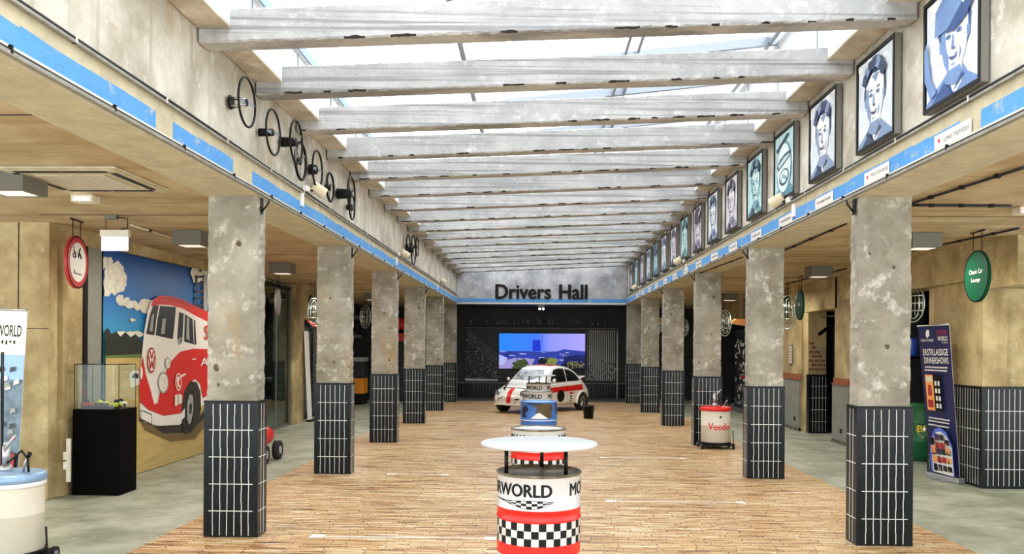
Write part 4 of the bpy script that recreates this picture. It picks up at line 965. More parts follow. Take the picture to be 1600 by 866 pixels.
def car():
    t = thing('racing_car', 'small vintage white racing car with red stripes, parked before the screen', 'car', (.2, 22.72, 0), math.atan2(-.80, -.60)); t.scale = (1, 1, .95)
    ST = [(-1.47, .42, .42, .30, .50), (-1.45, .50, .50, .36, .60), (-1.36, .57, .60, .42, .74), (-1.2, .62, .70, .45, .88), (-1.0, .65, .78, .46, 1.04), (-.78, .665, .82, .475, 1.19), (-.4, .67, .84, .50, 1.30), (0, .67, .84, .51, 1.33), (.28, .67, .83, .50, 1.30),
          (.46, .67, .82, .50, 1.20), (.62, .665, .80, .51, 1.05), (.78, .66, .77, .51, .90), (.95, .65, .72, .47, .82), (1.15, .63, .66, .43, .765), (1.32, .60, .58, .38, .69), (1.43, .54, .52, .33, .60), (1.49, .46, .46, .27, .50), (1.51, .36, .42, .2, .44)]
    rows = catmull(ST, 5); V = []; K = 0
    for x, w, zs, wr, zr in rows:
        zb = .19 + .08*max(0, abs(x)-1.2)/.3
        half = [(0, zb), (w*.6, zb), (w*.9, zb+.03), (w*.985, zb+.10), (w, (zb+zs)*.5+.02), (w*.985, zs-.06), (w*.94, zs), ((w*.94*.45+wr*.55)+.02, zs+(zr-zs)*.42), (wr+.01, zs+(zr-zs)*.78), (wr*.80, zs+(zr-zs)*.94), (wr*.45, zr-.006*(zr/1.3)), (0, zr)]
        h = catmull(half, 4); sec = h + [[-p[0], p[1]] for p in h[-2:0:-1]]
        K = len(sec); V += [Vector((x, y, z)) for y, z in sec]
    n = len(rows); b = MB()
    fs = [(i*K+j, i*K+(j+1) % K, (i+1)*K+(j+1) % K, (i+1)*K+j) for i in range(n-1) for j in range(K)]
    b.raw(V, fs, 'car_white', True); b.face(V[:K][::-1], 'car_white'); b.face(V[-K:], 'car_white')
    bvh = BVHTree.FromPolygons(V, [f for f in fs] + [tuple(range(K)), tuple(range((n-1)*K, n*K))])
    b.build('body', t)
    def decal(bb, poly, fn, m, off=.004, step=.05):
        us, vs = [p[0] for p in poly], [p[1] for p in poly]
        u = min(us)
        while u < max(us):
            v = min(vs)
            while v < max(vs):
                c = clip_cell(poly, u, u+step, v, v+step)
                if c:
                    q = []
                    for p in c:
                        o_, d_ = fn(*p); hit = bvh.ray_cast(Vector(o_), Vector(d_))
                        if hit[0] is None: q = None; break
                        q.append(hit[0] - Vector(d_).normalized()*off)
                    if q: bb.face(q, m)
                v += step
            u += step
    L = lambda x, z: ((x, 3, z), (0, -1, 0)); Rr = lambda x, z: ((x, -3, z), (0, 1, 0)); Fr = lambda y, z: ((3, y, z), (-1, 0, 0)); Tp = lambda x, y: ((x, y, 3), (0, 0, -1)); Bk = lambda y, z: ((-3, y, z), (1, 0, 0))
    door_w = [(.50, .86), (.40, 1.03), (.26, 1.18), (.05, 1.22), (-.16, 1.21), (-.17, .87)]
    quart = [(-.25, .87), (-.25, 1.2), (-.5, 1.165), (-.72, 1.06), (-.84, .93), (-.83, .88)]
    for nm_, fn in (('left', L), ('right', Rr)):
        for pl in (door_w, quart):
            b = MB(); cx = sum(p[0] for p in pl)/len(pl); cz = sum(p[1] for p in pl)/len(pl)
            decal(b, [(cx+(x-cx)*1.07, cz+(z-cz)*1.09) for x, z in pl], fn, 'chrome', .003); decal(b, pl, fn, 'glass_dark', .007); b.build('side_window', t)
        b = MB(); decal(b, [(.62, .70), (-.95, .76), (-.98, .60), (.62, .56)], fn, 'red', .004); b.build('side_stripe', t)['label'] = 'red stripe along the flank'
        b = MB(); decal(b, [(.12+.17*cos(a), .46+.17*sin(a)) for a in [2*pi*k/28 for k in range(28)]], fn, 'black', .006); b.build('number_disc', t)['label'] = 'black round number field'
        b = MB()
        for x0, x1, z0, z1, mm in ((-.28, -.46, .50, .55, 'sign_red'), (-.3, -.4, .42, .455, 'black'), (-.3, -.42, .35, .385, 'bp_green'), (-.3, -.4, .28, .315, 'black')): decal(b, [(x0, z0), (x1, z0), (x1, z1), (x0, z1)], fn, mm, .005)
        decal(b, [(-.2, .82), (.5, .82), (.5, .825), (-.2, .825)], fn, 'black', .005); decal(b, [(-.2, .25), (-.195, .25), (-.195, .85), (-.2, .85)], fn, 'black', .005)
        b.build('stickers', t)
        for x in (.95, -.93):
            b = MB(); decal(b, [(x+.3*cos(a), .27+.3*sin(a)) for a in [2*pi*k/30 for k in range(30)] if .27+.3*sin(a) > .05], fn, 'black_matte', .003)  # flat black disc imitates the shaded hollow behind the wheel
            sy = 1 if nm_ == 'left' else -1
            ar = [Vector((x+.29*cos(a), 0, .27+.29*sin(a))) for a in [pi*k/16 for k in range(-1, 18)]]
            q = []
            for p in ar:
                h_ = bvh.ray_cast(Vector((p.x, sy*3, max(p.z, .3))), Vector((0, -sy, 0)))
                q.append(Vector((p.x, (h_[0].y if h_[0] else sy*.6)+sy*.01, p.z)))
            b.tube(q, .035, 'car_white', 8); b.build('wheel_arch', t)
    # windscreen, rear screen
    b = MB(); ws = [(-.45, .93), (.45, .93), (.43, 1.1), (.36, 1.22), (-.36, 1.22), (-.43, 1.1)]
    decal(b, [(y*1.07, 1.07+(z-1.07)*1.1) for y, z in ws], Fr, 'chrome', .004); decal(b, ws, Fr, 'screen_glass', .009); b.build('windscreen', t)
    b = MB(); decal(b, [(-.38, 1.0), (.38, 1.0), (.3, 1.16), (-.3, 1.16)], Bk, 'glass_dark', .006); b.build('rear_window', t)
    b = MB(); decal(b, [(-.44, 1.19), (.44, 1.19), (.4, 1.235), (-.4, 1.235)], Fr, 'white', .013); b.build('sun_strip', t)
    # roof: red panel with pale squares
    b = MB(); decal(b, [(.22, -.40), (.22, .40), (-.62, .38), (-.62, -.38)], Tp, 'red', .005, .1)
    for i in range(4):
        for j in range(4):
            if (i+j) % 2: decal(b, [(.2-i*.2, -.36+j*.18), (.2-i*.2, -.18+j*.18), (.0-i*.2, -.18+j*.18), (.0-i*.2, -.36+j*.18)], Tp, 'dark_red', .008, .1)
    b.build('roof_panel', t)['label'] = 'red roof panel'
    # nose stripe, cut lines, brush marks
    b = MB(); decal(b, [(-.07, .25), (.07, .25), (.07, .70), (-.07, .70)], Fr, 'red', .006); b.build('nose_stripe', t)['label'] = 'red stripe down the nose'
    b = MB()
    for pl in ([(1.36, -.3), (1.40, -.2), (.98, -.42), (.9, -.5)], [(1.1, .3), (1.14, .34), (.84, .46), (.8, .40)], [(1.28, -.42), (1.31, -.4), (1.31, .4), (1.28, .42)]): decal(b, pl, Tp, 'black', .006)
    for pl in ([(.2, .38), (.36, .40), (.36, .43), (.2, .42)], [(-.3, .44), (-.18, .46), (-.2, .49), (-.24, .40)], [(-.38, .33), (-.36, .33), (-.30, .42), (-.33, .43)], [(.18, .28), (.2, .28), (.25, .34), (.22, .34)]): decal(b, pl, Fr, 'black', .007)
    b.build('nose_markings', t)
    for sy in (-1, 1):
        b = MB(); h_ = bvh.ray_cast(Vector((3, sy*.43, .56)), Vector((-1, 0, 0))); c = h_[0] or Vector((1.4, sy*.43, .56))
        d = Vector((1, sy*.25, .12)).normalized(); b.cyl(c-d*.05, c+d*.03, .085, 'chrome', .09, 28); b.disc(c+d*.032, d, .075, 'headlamp'); b.ring(c+d*.03, d, .085, .009, 'black'); b.build('headlight', t)
        b = MB(); b.tube([(.55, sy*.64, .86), (.56, sy*.74, .90)], .008, 'chrome'); b.sphere((.56, sy*.77, .91), .055, 'car_white', 14, (.5, 1, .9)); b.build('mirror', t)
    b = MB(); b.box(1.46, 1.52, -.5, .5, .235, .27, 'car_white'); b.box(-1.5, -1.44, -.48, .48, .25, .29, 'black'); b.build('bumper', t, bevel=.012)
    for k in (-1, 1):
        b = MB(); b.tube([(.80, k*.05, .905), (.70, k*.25, .99), (.62, k*.38, 1.06)], .006, 'black'); b.build('wiper', t)
    # raised engine lid at the back
    b = MB(); M = Matrix.Translation((-1.18, 0, .90)) @ Matrix.Rotation(radians(12), 4, 'Y')
    b.box(-.28, .05, -.40, .40, 0, .025, 'car_white', M); b.box(-.26, .03, -.36, .36, -.01, 0, 'black', M); b.build('engine_lid', t, bevel=.01)
    b = MB()
    for k in (-1, 1): b.tube([(-1.28, k*.34, .78), (-1.42, k*.34, .93)], .008, 'red')
    b.box(-1.44, -1.25, -.28, .28, .62, .78, 'dark_red'); b.build('engine', t)
    for x in (.95, -.93):
        for sy in (-1, 1):
            b = MB(); y0, y1 = sy*.52, sy*.70
            b.lathe([(.14, -.085), (.235, -.085), (.262, -.06), (.267, 0), (.262, .06), (.235, .085), (.155, .085)], 'tyre', 40)
            wh = b.build('tyre', t, M=Matrix.Translation((x, sy*.61, .267)) @ Matrix.Rotation(pi/2*(-sy), 4, 'X'))
            b = MB(); b.lathe([(.155, .08), (.16, .088), (.13, .06), (.06, .05), (.05, .075), (0, .08)], 'chrome', 32)
            for k in range(5):
                a = 2*pi*k/5; b.box(.04, .15, -.02, .02, .055, .07, 'chrome', Matrix.Rotation(a, 4, 'Z'))
            b.lathe([(.0, .04), (.15, .04)], 'black', 24)
            b.build('wheel_rim', wh, M=Matrix.Translation((x, sy*.61, .267)) @ Matrix.Rotation(pi/2*(-sy), 4, 'X'))
car()

# ------------------------------------------------------------------ stage wall: screen and photo panels
def YP(px, py, y): return onY(px, py, y)
a0 = YP(780, 521, YW-.1); a1 = YP(914, 577, YW-.1)
def screen():
    t = thing('led_screen', 'large glowing blue video screen on the end wall', 'screen', ((a0.x+a1.x)/2, YW-.1, a1.z))
    w, h = a1.x-a0.x, a0.z-a1.z
    b = MB(); b.box(-w/2-.03, w/2+.03, .005, .07, -.03, h+.03, 'black'); b.build('casing', t)
    def E(n_, c, s_=.85):
        m = mat(n_, '000000', .6); bb = m.node_tree.nodes['Principled BSDF']; bb.inputs['Emission Color'].default_value = lin(c); bb.inputs['Emission Strength'].default_value = s_; return m
    m = E('screen_sky', '2A7CF0'); n = m.node_tree.nodes; l = m.node_tree.links; tc_ = n.new('ShaderNodeTexCoord'); sp = n.new('ShaderNodeSeparateXYZ'); l.new(tc_.outputs['Object'], sp.inputs[0])
    mr = n.new('ShaderNodeMapRange'); mr.inputs[1].default_value = -w/2; mr.inputs[2].default_value = w/2; l.new(sp.outputs[0], mr.inputs[0])
    rp_ = n.new('ShaderNodeValToRGB'); e = rp_.color_ramp.elements; e[0].color = lin('1F86F2'); e[1].color = lin('A9A2F4'); q = e.new(.45); q.color = lin('3F78F0'); q = e.new(.6); q.color = lin('8C94F4')
    l.new(mr.outputs[0], rp_.inputs[0]); l.new(rp_.outputs[0], n['Principled BSDF'].inputs['Emission Color'])
    E('s_tower', '1B33C8'); E('s_city', '2B3C9C'); E('s_pale', 'A9B4EE'); E('s_navy', '131A5C'); E('s_plaza', '9A8FCB'); E('s_green', '3C4A22'); E('s_leaf', '77833C'); E('s_flower', 'C8B08C'); E('s_dark', '0A0F24')
    b = MB(); L_ = [0]
    def P(pts, m):
        L_[0] += 1; b.face([(-w/2+max(0, min(1, u))*w, -.0004*L_[0], max(0, min(1, v))*h) for u, v in pts], m)
    P([(0, 0), (1, 0), (1, 1), (0, 1)], 'screen_sky')
    P([(0, 0), (1, 0), (1, .50), (.75, .56), (.68, .5), (.5, .48), (.3, .5), (0, .49)], 's_city')
    P([(.39, .5), (.39, .8), (.42, .82), (.48, .81), (.485, .5)], 's_tower'); P([(.497, .5), (.497, .98), (.501, .98), (.501, .5)], 's_tower')
    rnd = random.Random(9)
    for k in range(46):
        u, v = rnd.random(), rnd.uniform(.2, .48); P([(u, v), (u+rnd.uniform(.02, .09), v), (u+rnd.uniform(.02, .08), v+.025), (u+.005, v+.03)], rnd.choice(['s_pale', 's_navy', 's_navy', 's_plaza', 's_tower']))
    P([(0, 0), (0, .22), (.2, .3), (.42, .28), (.36, 0)], 's_plaza'); P([(.05, .1), (.1, .3), (.0, .4), (0, .12)], 's_pale')
    P([(.76, .36), (1, .4), (1, .14), (.74, .14)], 's_navy'); 
    for cx, cy, r_, m in ((.24, .1, .1, 's_green'), (.28, .16, .07, 's_green'), (.57, .14, .12, 's_green'), (.62, .22, .07, 's_leaf'), (.58, .1, .09, 's_leaf'), (.5, .2, .06, 's_dark'), (.86, .08, .09, 's_green'), (.93, .07, .08, 's_dark'), (.78, .06, .07, 's_dark')):
        P([(cx+r_*cos(a)*rnd.uniform(.6, 1.2), cy+r_*1.7*sin(a)*rnd.uniform(.6, 1.2)) for a in [2*pi*k/26 for k in range(26)]], m)
    for k in range(60): u, v = rnd.uniform(.78, .98), rnd.uniform(.02, .2); P([(u, v), (u+.012, v+.01), (u+.008, v+.03)], rnd.choice(['s_flower', 's_leaf']))
    for k in range(40): u, v = rnd.choice([rnd.uniform(.16, .34), rnd.uniform(.5, .68)]), rnd.uniform(.02, .3); P([(u, v), (u+.012, v+.01), (u+.008, v+.04)], rnd.choice(['s_leaf', 's_dark']))
    b.build('display', t)
screen()
mat('ph_dark', '151617', .5, var=.5, scale=5); mat('ph_mid', '77797A', .5); mat('ph_light', 'C4C6C6', .5)
c0 = YP(727, 513, YW-.02); c1 = YP(963, 597, YW-.02)
t = thing('photo_panel', 'long black and white photo panel of a grandstand behind the screen', 'panel', ((c0.x+c1.x)/2, YW-.02, c1.z))
w, h = c1.x-c0.x, c0.z-c1.z
b = MB(); b.box(-w/2, w/2, 0, .018, 0, h, 'ph_dark')
rnd = random.Random(11)
def sc(u): return -w/2+u*w
b.face([(sc(.0), -.001, h*.62), (sc(.0), -.001, h*.98), (sc(.12), -.001, h*.8), (sc(.22), -.001, h*.4), (sc(.2), -.001, h*.1), (sc(0), -.001, h*.1)], 'ph_dark')
for k in range(420):   # crowd on the stand
    u = rnd.uniform(0, .22); v = rnd.uniform(.05, 1-u*2.8)
    if v > .02: b.box(sc(u), sc(u)+rnd.uniform(.01, .035), -.003, 0, v*h, v*h+rnd.uniform(.01, .03), rnd.choice(['ph_mid', 'ph_dark', 'ph_dark', 'ph_light']))
for k in range(8): b.face([(sc(.02), -.004, h*(.97-.03*k)), (sc(.02), -.004, h*(.975-.03*k)), (sc(.24), -.004, h*(.455-.03*k)), (sc(.24), -.004, h*(.45-.03*k))], 'ph_mid')
for k in range(16):    # slatted facade at the right
    u = .795+k*.0125; b.box(sc(u), sc(u)+.028, -.004, 0, h*.02, h*.98, 'ph_light' if k > 1 else 'ph_mid')
for k in range(90):
    u = rnd.uniform(.8, .99); v = rnd.uniform(.02, .42)*(1-abs(u-.9)*3); b.box(sc(u), sc(u)+rnd.uniform(.02, .07), -.008, -.004, v*h, v*h+rnd.uniform(.02, .05), rnd.choice(['ph_mid', 'ph_dark', 'ph_dark']))
b.face([(sc(.0), -.005, 0), (sc(.22), -.005, 0), (sc(.22), -.005, h*.03), (sc(0), -.005, h*.05)], 'ph_light')
b.build('print', t)
b = MB(); b.box(-w/2-.03, w/2+.03, -.01, .018, h, h+.03, 'grey_box'); b.box(-w/2-.03, -w/2, -.01, .018, -.03, h, 'black'); b.box(w/2, w/2+.03, -.01, .018, -.03, h, 'grey_box'); b.build('frame', t)
# dim equipment row above the panel and ceiling projector
t = thing('bottle_shelf', 'dark shelf with faint grey objects above the end wall panel', 'shelf', (0.1, YW-.02, 2.42))
b = MB(); b.box(-2.5, 2.5, -.12, .018, 0, .02, 'shop_dark'); b.box(-2.5, 2.5, 0, .018, .02, .45, 'shop_dark')
for k in range(120): u = rnd.uniform(-2.4, 2.4); b.box(u, u+rnd.uniform(.015, .04), -.01, 0, .05+rnd.uniform(0, .1), .15+rnd.uniform(0, .18), rnd.choice(['ph_mid', 'ph_dark', 'ph_dark']))
b.build('shelf_back', t)
t = thing('stage_light', 'small twin light under the soffit above the screen', 'lamp', (onY(846, 483, 26.9).x, 26.9, 2.93))
b = MB(); b.box(-.1, .1, -.05, .05, .0, .13, 'grey_box'); b.build('housing', t)
for k in (-1, 1): b = MB(); b.sphere((k*.06, -.05, .04), .03, 'led', 10); b.build('diode', t)
# vertical pipe at right of the stage wall
b = MB(); b.tube([(2.74, YW-.1, 0), (2.74, YW-.1, 2.3)], .03, 'off_white'); b.box(2.66, 2.78, YW-.14, YW, 1.0, 1.04, 'off_white'); tag(b.build('wall_pipe'), 'pale vertical pipe at the right end of the stage wall', 'pipe')

# ------------------------------------------------------------------ left aisle objects
# black pedestal with glass case and helmets
x0, x1, yf = -5.19, -4.80, 9.40
pl, pr, ps = onY(113.5, 640, yf), onY(186.5, 640, yf), None
t = thing('display_pedestal', 'black box pedestal with glass case standing before the wall print', 'pedestal', ((pl.x+pr.x)/2, yf, 0))
w = (pr.x-pl.x)/2; dep = .42; Hh = .985
b = MB(); b.box(-w, w, 0, dep, 0, Hh, 'black_matte'); b.build('plinth', t, bevel=.004)
b = MB(); g = .006; zz = 1.5
for (xa_, xb_, ya_, yb_) in ((-w+.01, w-.01, .01, .01+g), (-w+.01, w-.01, dep-.01-g, dep-.01), (-w+.01, -w+.01+g, .02, dep-.02), (w-.01-g, w-.01, .02, dep-.02)): b.box(xa_, xb_, ya_, yb_, Hh+.001, zz, 'clear_glass')
b.box(-w+.01, w-.01, .01, dep-.01, zz, zz+g, 'clear_glass'); b.build('glass_case', t)
b = MB()
for xx in (-w+.012, w-.012):
    for yy in (.012, dep-.012): b.tube([(xx, yy, Hh), (xx, yy, zz)], .004, 'black', 6)
for a, c in (((-w+.012, .012), (w-.012, .012)), ((w-.012, .012), (w-.012, dep-.012)), ((-w+.012, .012), (-w+.012, dep-.012)), ((-w+.012, dep-.012), (w-.012, dep-.012))): b.tube([(a[0], a[1], zz), (c[0], c[1], zz)], .004, 'black', 6)
b.build('case_edges', t)
BX, BY = t.location.x, t.location.y
mat('model_green', 'B7C62E', .3); mat('model_dark', '23262A', .3); mat('model_red', 'A32420', .3)
for i, (dx, dy, m1, lb) in enumerate(((-.17, .12, 'model_red', 'small dark red model car at the left in the glass case'), (.0, .09, 'model_dark', 'small dark model car in the middle of the glass case'), (.17, .13, 'model_green', 'yellow green model car in the glass case'), (.13, .31, 'white', 'white model car at the right in the glass case'), (-.08, .3, 'model_green', 'yellow green and black model car at the back of the glass case'))):
    q = thing('model_car', lb, 'model car', (BX+dx, BY+dy, Hh+.001), radians(12*i-10), 'model cars in the glass case'); q.scale = (.72, .75, 1.25)
    b = MB(); b.lathe([(0, 0), (.05, .0), (.055, .02), (.05, .035), (0, .04)], m1, 20); b.build('body', q, M=Matrix.Translation((0, 0, .02)) @ Matrix.Diagonal((1.9, .85, 1, 1)))
    b = MB(); b.sphere((0, 0, .058), .035, 'glass_dark' if m1 != 'model_dark' else 'model_green', 12, (1.3, .9, .8)); b.build('cockpit', q)
    for sx in (-1, 1):
        for sy in (-1, 1): b = MB(); b.cyl((sx*.06, sy*.028, .02), (sx*.06, sy*.045, .02), .02, 'tyre', n=16); b.build('wheel', q)
# sockets
p = onY(104, 720, 9.24)
t = thing('wall_socket', 'pair of white sockets low on the pier beside the pedestal', 'socket', (p.x+.01, 9.247, p.z-.1))
b = MB(); b.box(-.04, .03, -.03, 0, .0, .09, 'off_white'); b.box(-.04, .03, -.03, 0, .11, .2, 'off_white'); b.box(-.03, .01, -.035, -.03, .03, .06, 'white'); b.box(-.01, .04, -.02, 0, -.14, .35, 'off_white'); b.build('socket_boxes', t, bevel=.004)
# roll-up banner at the left edge
def rollup(name, corners, label, draw, base_m='alu'):
    bl, br, tr, tl = [Vector(c) for c in corners]; c = (bl+br)/2; o = Vector((c.x, c.y, 0))
    t = thing(name, label, 'banner', o)
    bl, br, tr, tl = bl-o, br-o, tr-o, tl-o
    nrm = (br-bl).cross(tl-bl).normalized()
    L_ = [0]
    def f(u, v, k=None): return (bl*(1-u)*(1-v)+br*u*(1-v)+tr*u*v+tl*(1-u)*v) + nrm*(.0007*(L_[0] if k is None else k))
    b = MB(); b.slab([f(0, 0, 0), f(1, 0, 0), f(1, 1, 0), f(0, 1, 0)], nrm, .004, 'paper_white')
    def P(pts, m): L_[0] += 1; b.face([f(u, v) for u, v in pts], m)
    def T(s_, u0, v0, w_, h_, m, bold=.01):
        L_[0] += 1; b.text(s_, w_, h_, lambda u, v, d=0: f(u0+u, v0+v), m, bold=bold)
    draw(P, T); b.build('fabric', t)
    ax = (br-bl).normalized(); b = MB()
    M = Matrix.Translation((bl+br)/2) @ Matrix.Rotation(math.atan2(ax.y, ax.x), 4, 'Z'); L2 = (br-bl).length/2+.03
    zb = -(bl.z+br.z)/2
    b.box(-L2, L2, -.06, .06, zb+.0, zb+.07, base_m, M); b.build('base', t, bevel=.01)
    b = MB(); 
    for q in (-.3, .3): b.box(L2*q-.02, L2*q+.02, -.16, .16, zb, zb+.012, base_m, M)
    b.build('feet', t)
    b = MB(); b.tube([tl+nrm*.004, tr+nrm*.004], .012, base_m); b.build('top_rail', t)
    return t
mat('ban_blue', '1B1E4E', .5); mat('ban_glow', '5A6FD8', .5); mat('ban_red', 'A32A2E', .5); mat('ban_photo', '6F8798', .5, var=.5, scale=9)
def draw_left(P, T):
    P([(0, .78), (1, .78), (1, 1), (0, 1)], 'paper_white'); T('MOTORWORLD', .08, .87, .84, .055, 'black', .02)
    for k in range(9):
        P([(.55+k*.035, .83+.004*(k % 3)), (.58+k*.035, .83+.004*(k % 3)), (.58+k*.035, .85), (.55+k*.035, .85)], 'black' if k % 2 else 'paper_white')
    P([(0, 0), (1, 0), (1, .78), (0, .78)], 'ban_photo'); P([(0, .66), (1, .66), (1, .78), (0, .78)], 'steel_blue')
    P([(0, .34), (1, .30), (1, .02), (0, .02)], 'model_dark'); rnd = random.Random(3)
    for k in range(34):
        u, v = rnd.uniform(0, .9), rnd.uniform(.05, .7); P([(u, v), (u+.1, v+.01), (u+.09, v+.03), (u+.01, v+.025)], rnd.choice(['print_grey', 'model_dark', 'black', 'paper_white', 'ban_red']))
    P([(.55, .2), (.95, .21), (.95, .3), (.6, .33)], 'ban_red')
YB = 7.95
bL = onY(-60, 745, YB); bR = onY(25, 745, YB); tR = onY(43, 485, YB+.05); tL = onY(-48, 482, YB+.05)
rollup('roll_up_banner', (Vector((bL.x, YB, .06)), Vector((bR.x, YB, .06)), tR, tL), 'white and photo roll up banner reading MOTORWORLD at the left edge', draw_left)
# tall thin black pole at the left edge
b = MB(); p = onY(3, 700, 6.9); b.tube([(p.x, 6.9, 0), (p.x, 6.9, 1.66)], .012, 'black'); b.lathe([(0, 0), (.12, 0), (.12, .012), (0, .02)], 'black', 28, (p.x, 6.9, 0)); tag(b.build('barrier_pole'), 'thin black upright pole at the left picture edge', 'pole')
# white leaning board, dark frames beyond the shop glazing
p0, p1 = onX(474, 517, -5.25), onX(484, 658, -5.15)
t = thing('leaning_board', 'narrow white board leaning beside the dark doorway', 'board', (-5.15, p1.y, 0))
b = MB(); q0 = Vector((-5.17, p1.y, .02)); q1 = Vector((-5.27, p1.y, p0.z))
b.slab([q0-Vector((-5.15, p1.y, 0)), q0+Vector((0, .28, 0))-Vector((-5.15, p1.y, 0)), q1+Vector((0, .28, 0))-Vector((-5.15, p1.y, 0)), q1-Vector((-5.15, p1.y, 0))], (1, 0, 0), .03, 'white'); b.build('board', t)
b = MB(); b.box(-.06, .05, -.05, .33, 0, .04, 'black'); b.build('foot', t)
for i, (y0, y1, lb) in enumerate(((19.1, 20.1, 'black framed tall display panel beside the leaning board'), (20.15, 21.1, 'second black framed display panel by the second left column'))):
    t = thing('display_board', lb, 'display', (-5.45, (y0+y1)/2, 0)); hw = (y1-y0)/2
    b = MB(); b.box(-.04, .0, -hw, -hw+.05, 0, 2.2, 'black'); b.box(-.04, 0, hw-.05, hw, 0, 2.2, 'black'); b.box(-.04, 0, -hw, hw, 2.15, 2.2, 'black'); b.box(-.04, 0, -hw, hw, 0, .1, 'black'); b.build('frame', t)
    b = MB(); b.box(-.03, -.01, -hw+.05, hw-.05, .1, 2.15, 'shop_back'); 
    for k in range(5): b.box(-.012, -.006, -hw+.07, hw-.07, .5+k*.25, .52+k*.25, 'grey_box')
    b.build('panel', t)
# red and black go-kart tail behind the first left column
p = onZ(418, 690)
t = thing('pedal_car', 'red toy car with black tyres half hidden behind the nearest left column', 'toy car', (p.x-.12, 12.3, 0), 0)
p = onY(421, 650, 12.3); t.location.x = p.x - .22
b = MB(); b.lathe([(0, -.5), (.12, -.48), (.2, -.3), (.22, 0), (.18, .35), (.08, .5), (0, .52)], 'red', 28); b.build('body', t, M=Matrix.Translation((0, 0, .36)) @ Matrix.Rotation(pi/2, 4, 'X') @ Matrix.Diagonal((1, .8, 1, 1)))
for sx in (-1, 1):
    for yy in (-.32, .32): b = MB(); b.cyl((sx*.2, yy, .14), (sx*.29, yy, .14), .14, 'tyre', n=28); b.cyl((sx*.2, yy, .14), (sx*.295, yy, .14), .06, 'chrome', n=20); b.build('wheel', t)
b = MB(); b.box(.08, .2, -.52, -.46, .4, .48, 'orange'); b.build('tail_lamp', t)
# orange machine and dark shelving in the far left shop
t = thing('orange_machine', 'orange and black cabinet between the second and third left columns', 'machine', (-5.45, 24.8, 0))
b = MB(); b.box(-.35, .35, -.3, .3, .0, .32, 'black'); b.box(-.36, .36, -.31, .31, .32, .78, 'orange'); b.build('cabinet', t, bevel=.02)
b = MB(); b.box(-.36, .36, -.3, .3, .78, 1.28, 'shop_dark'); b.box(-.37, .37, -.31, .31, 1.28, 1.40, 'print_grey'); b.build('upper_box', t)
for i, z in enumerate((2.0, 2.6)):
    b = MB(); b.box(-6.19, -5.7, 21.2, 27.1, z, z+.1, 'print_grey'); tag(b.build('wall_shelf'), 'pale long shelf in the dark left shop, ' + ('lower one', 'upper one')[i], 'shelf', 'shelves in the dark left shop')
t = thing('petrol_pump', 'red topped dark petrol pump behind the third left column', 'petrol pump', (onY(625, 600, 26.3).x, 26.4, 0))
b = MB(); b.box(-.2, .2, -.15, .15, 0, 1.9, 'shop_dark'); b.build('cabinet', t, bevel=.02)
b = MB(); b.sphere((0, 0, 2.45), .2, 'red', 16, (1, .6, 1)); b.cyl((0, 0, 1.9), (0, 0, 2.3), .06, 'black'); b.box(-.14, .14, -.155, -.15, 1.9, 2.15, 'red'); b.build('globe', t)
# ------------------------------------------------------------------ right aisle objects
def draw_right(P, T):
    P([(0, 0), (1, 0), (1, 1), (0, 1)], 'ban_blue')
    P([(.28, .915), (.36, .935), (.36, .965), (.33, .975), (.26, .965), (.24, .935)], 'paper_white'); T('WORLD OF DINNER', .06, .893, .42, .016, 'paper_white')
    T('MOTOR', .60, .935, .32, .03, 'ban_red', .02); T('WORLD', .62, .895, .3, .03, 'paper_white', .02)
    for k in range(6): P([(.72+k*.035, .875+.004*(k % 2)), (.755+k*.035, .875+.004*(k % 2)), (.755+k*.035, .886), (.72+k*.035, .886)], 'paper_white' if k % 2 else 'black')
    T('ERSTKLASSIGE', .12, .80, .8, .042, 'paper_white', .02); T('DINNERSHOWS', .14, .745, .78, .042, 'paper_white', .02)
    for v in (.715, .695): 
        for k in range(14): P([(.15+k*.054, v), (.19+k*.054, v), (.19+k*.054, v+.01), (.15+k*.054, v+.01)], 'paper_white')
    P([(.16, .43), (.42, .43), (.42, .67), (.16, .67)], 'orange_soft'); P([(.18, .62), (.40, .62), (.40, .66), (.18, .66)], 'cream'); P([(.2, .45), (.38, .45), (.38, .5), (.2, .5)], 'ban_red'); P([(.22, .53), (.36, .53), (.34, .6), (.25, .6)], 'ban_red')
    P([(.44, .43), (.67, .43), (.67, .67), (.44, .67)], 'black')
    for k in range(4): 
        for j in range(2): P([(.48+j*.1, .45+k*.05), (.54+j*.1, .45+k*.05), (.54+j*.1, .48+k*.05), (.48+j*.1, .48+k*.05)], 'paper_white')
    for v in (.375, .355, .33): 
        for k in range(13): P([(.2+k*.055, v), (.24+k*.055, v), (.24+k*.055, v+.009), (.2+k*.055, v+.009)], 'paper_white')
    # globe of show pictures
    def E(cx, cy, rx, ry, m, a0=0, a1=360): P([(cx+rx*cos(radians(a0+(a1-a0)*q/30)), cy+ry*sin(radians(a0+(a1-a0)*q/30))) for q in range(31)], m)
    P([(.2, 0.02), (.2, .15), (.28, .25), (.42, .31), (.6, .325), (.8, .3), (.97, .22), (.98, .02)], 'ban_glow')
    P([(.26, .02), (.27, .15), (.34, .24), (.46, .29), (.62, .3), (.8, .275), (.95, .2), (.95, .02)], 'paper_white')
    rr = random.Random(8); cols = ['black', 'ban_red', 'ban_blue', 'orange_soft', 'model_dark', 'ban_red']
    for r_ in range(5):
        for c_ in range(4):
            u0 = .29+c_*.165; v0 = .03+r_*.055-.03*abs(c_-1.5)*(r_ > 2)
            if v0+.045 < .3: P([(u0, v0+.006*c_), (u0+.145, v0+.004*c_), (u0+.14, v0+.046), (u0+.005, v0+.05)], cols[(r_*3+c_*2) % 6]); P([(u0+.03, v0+.01), (u0+.08, v0+.012), (u0+.06, v0+.035)], cols[(r_+c_+2) % 6])
    E(.13, .30, .05, .014, 'paper_white')
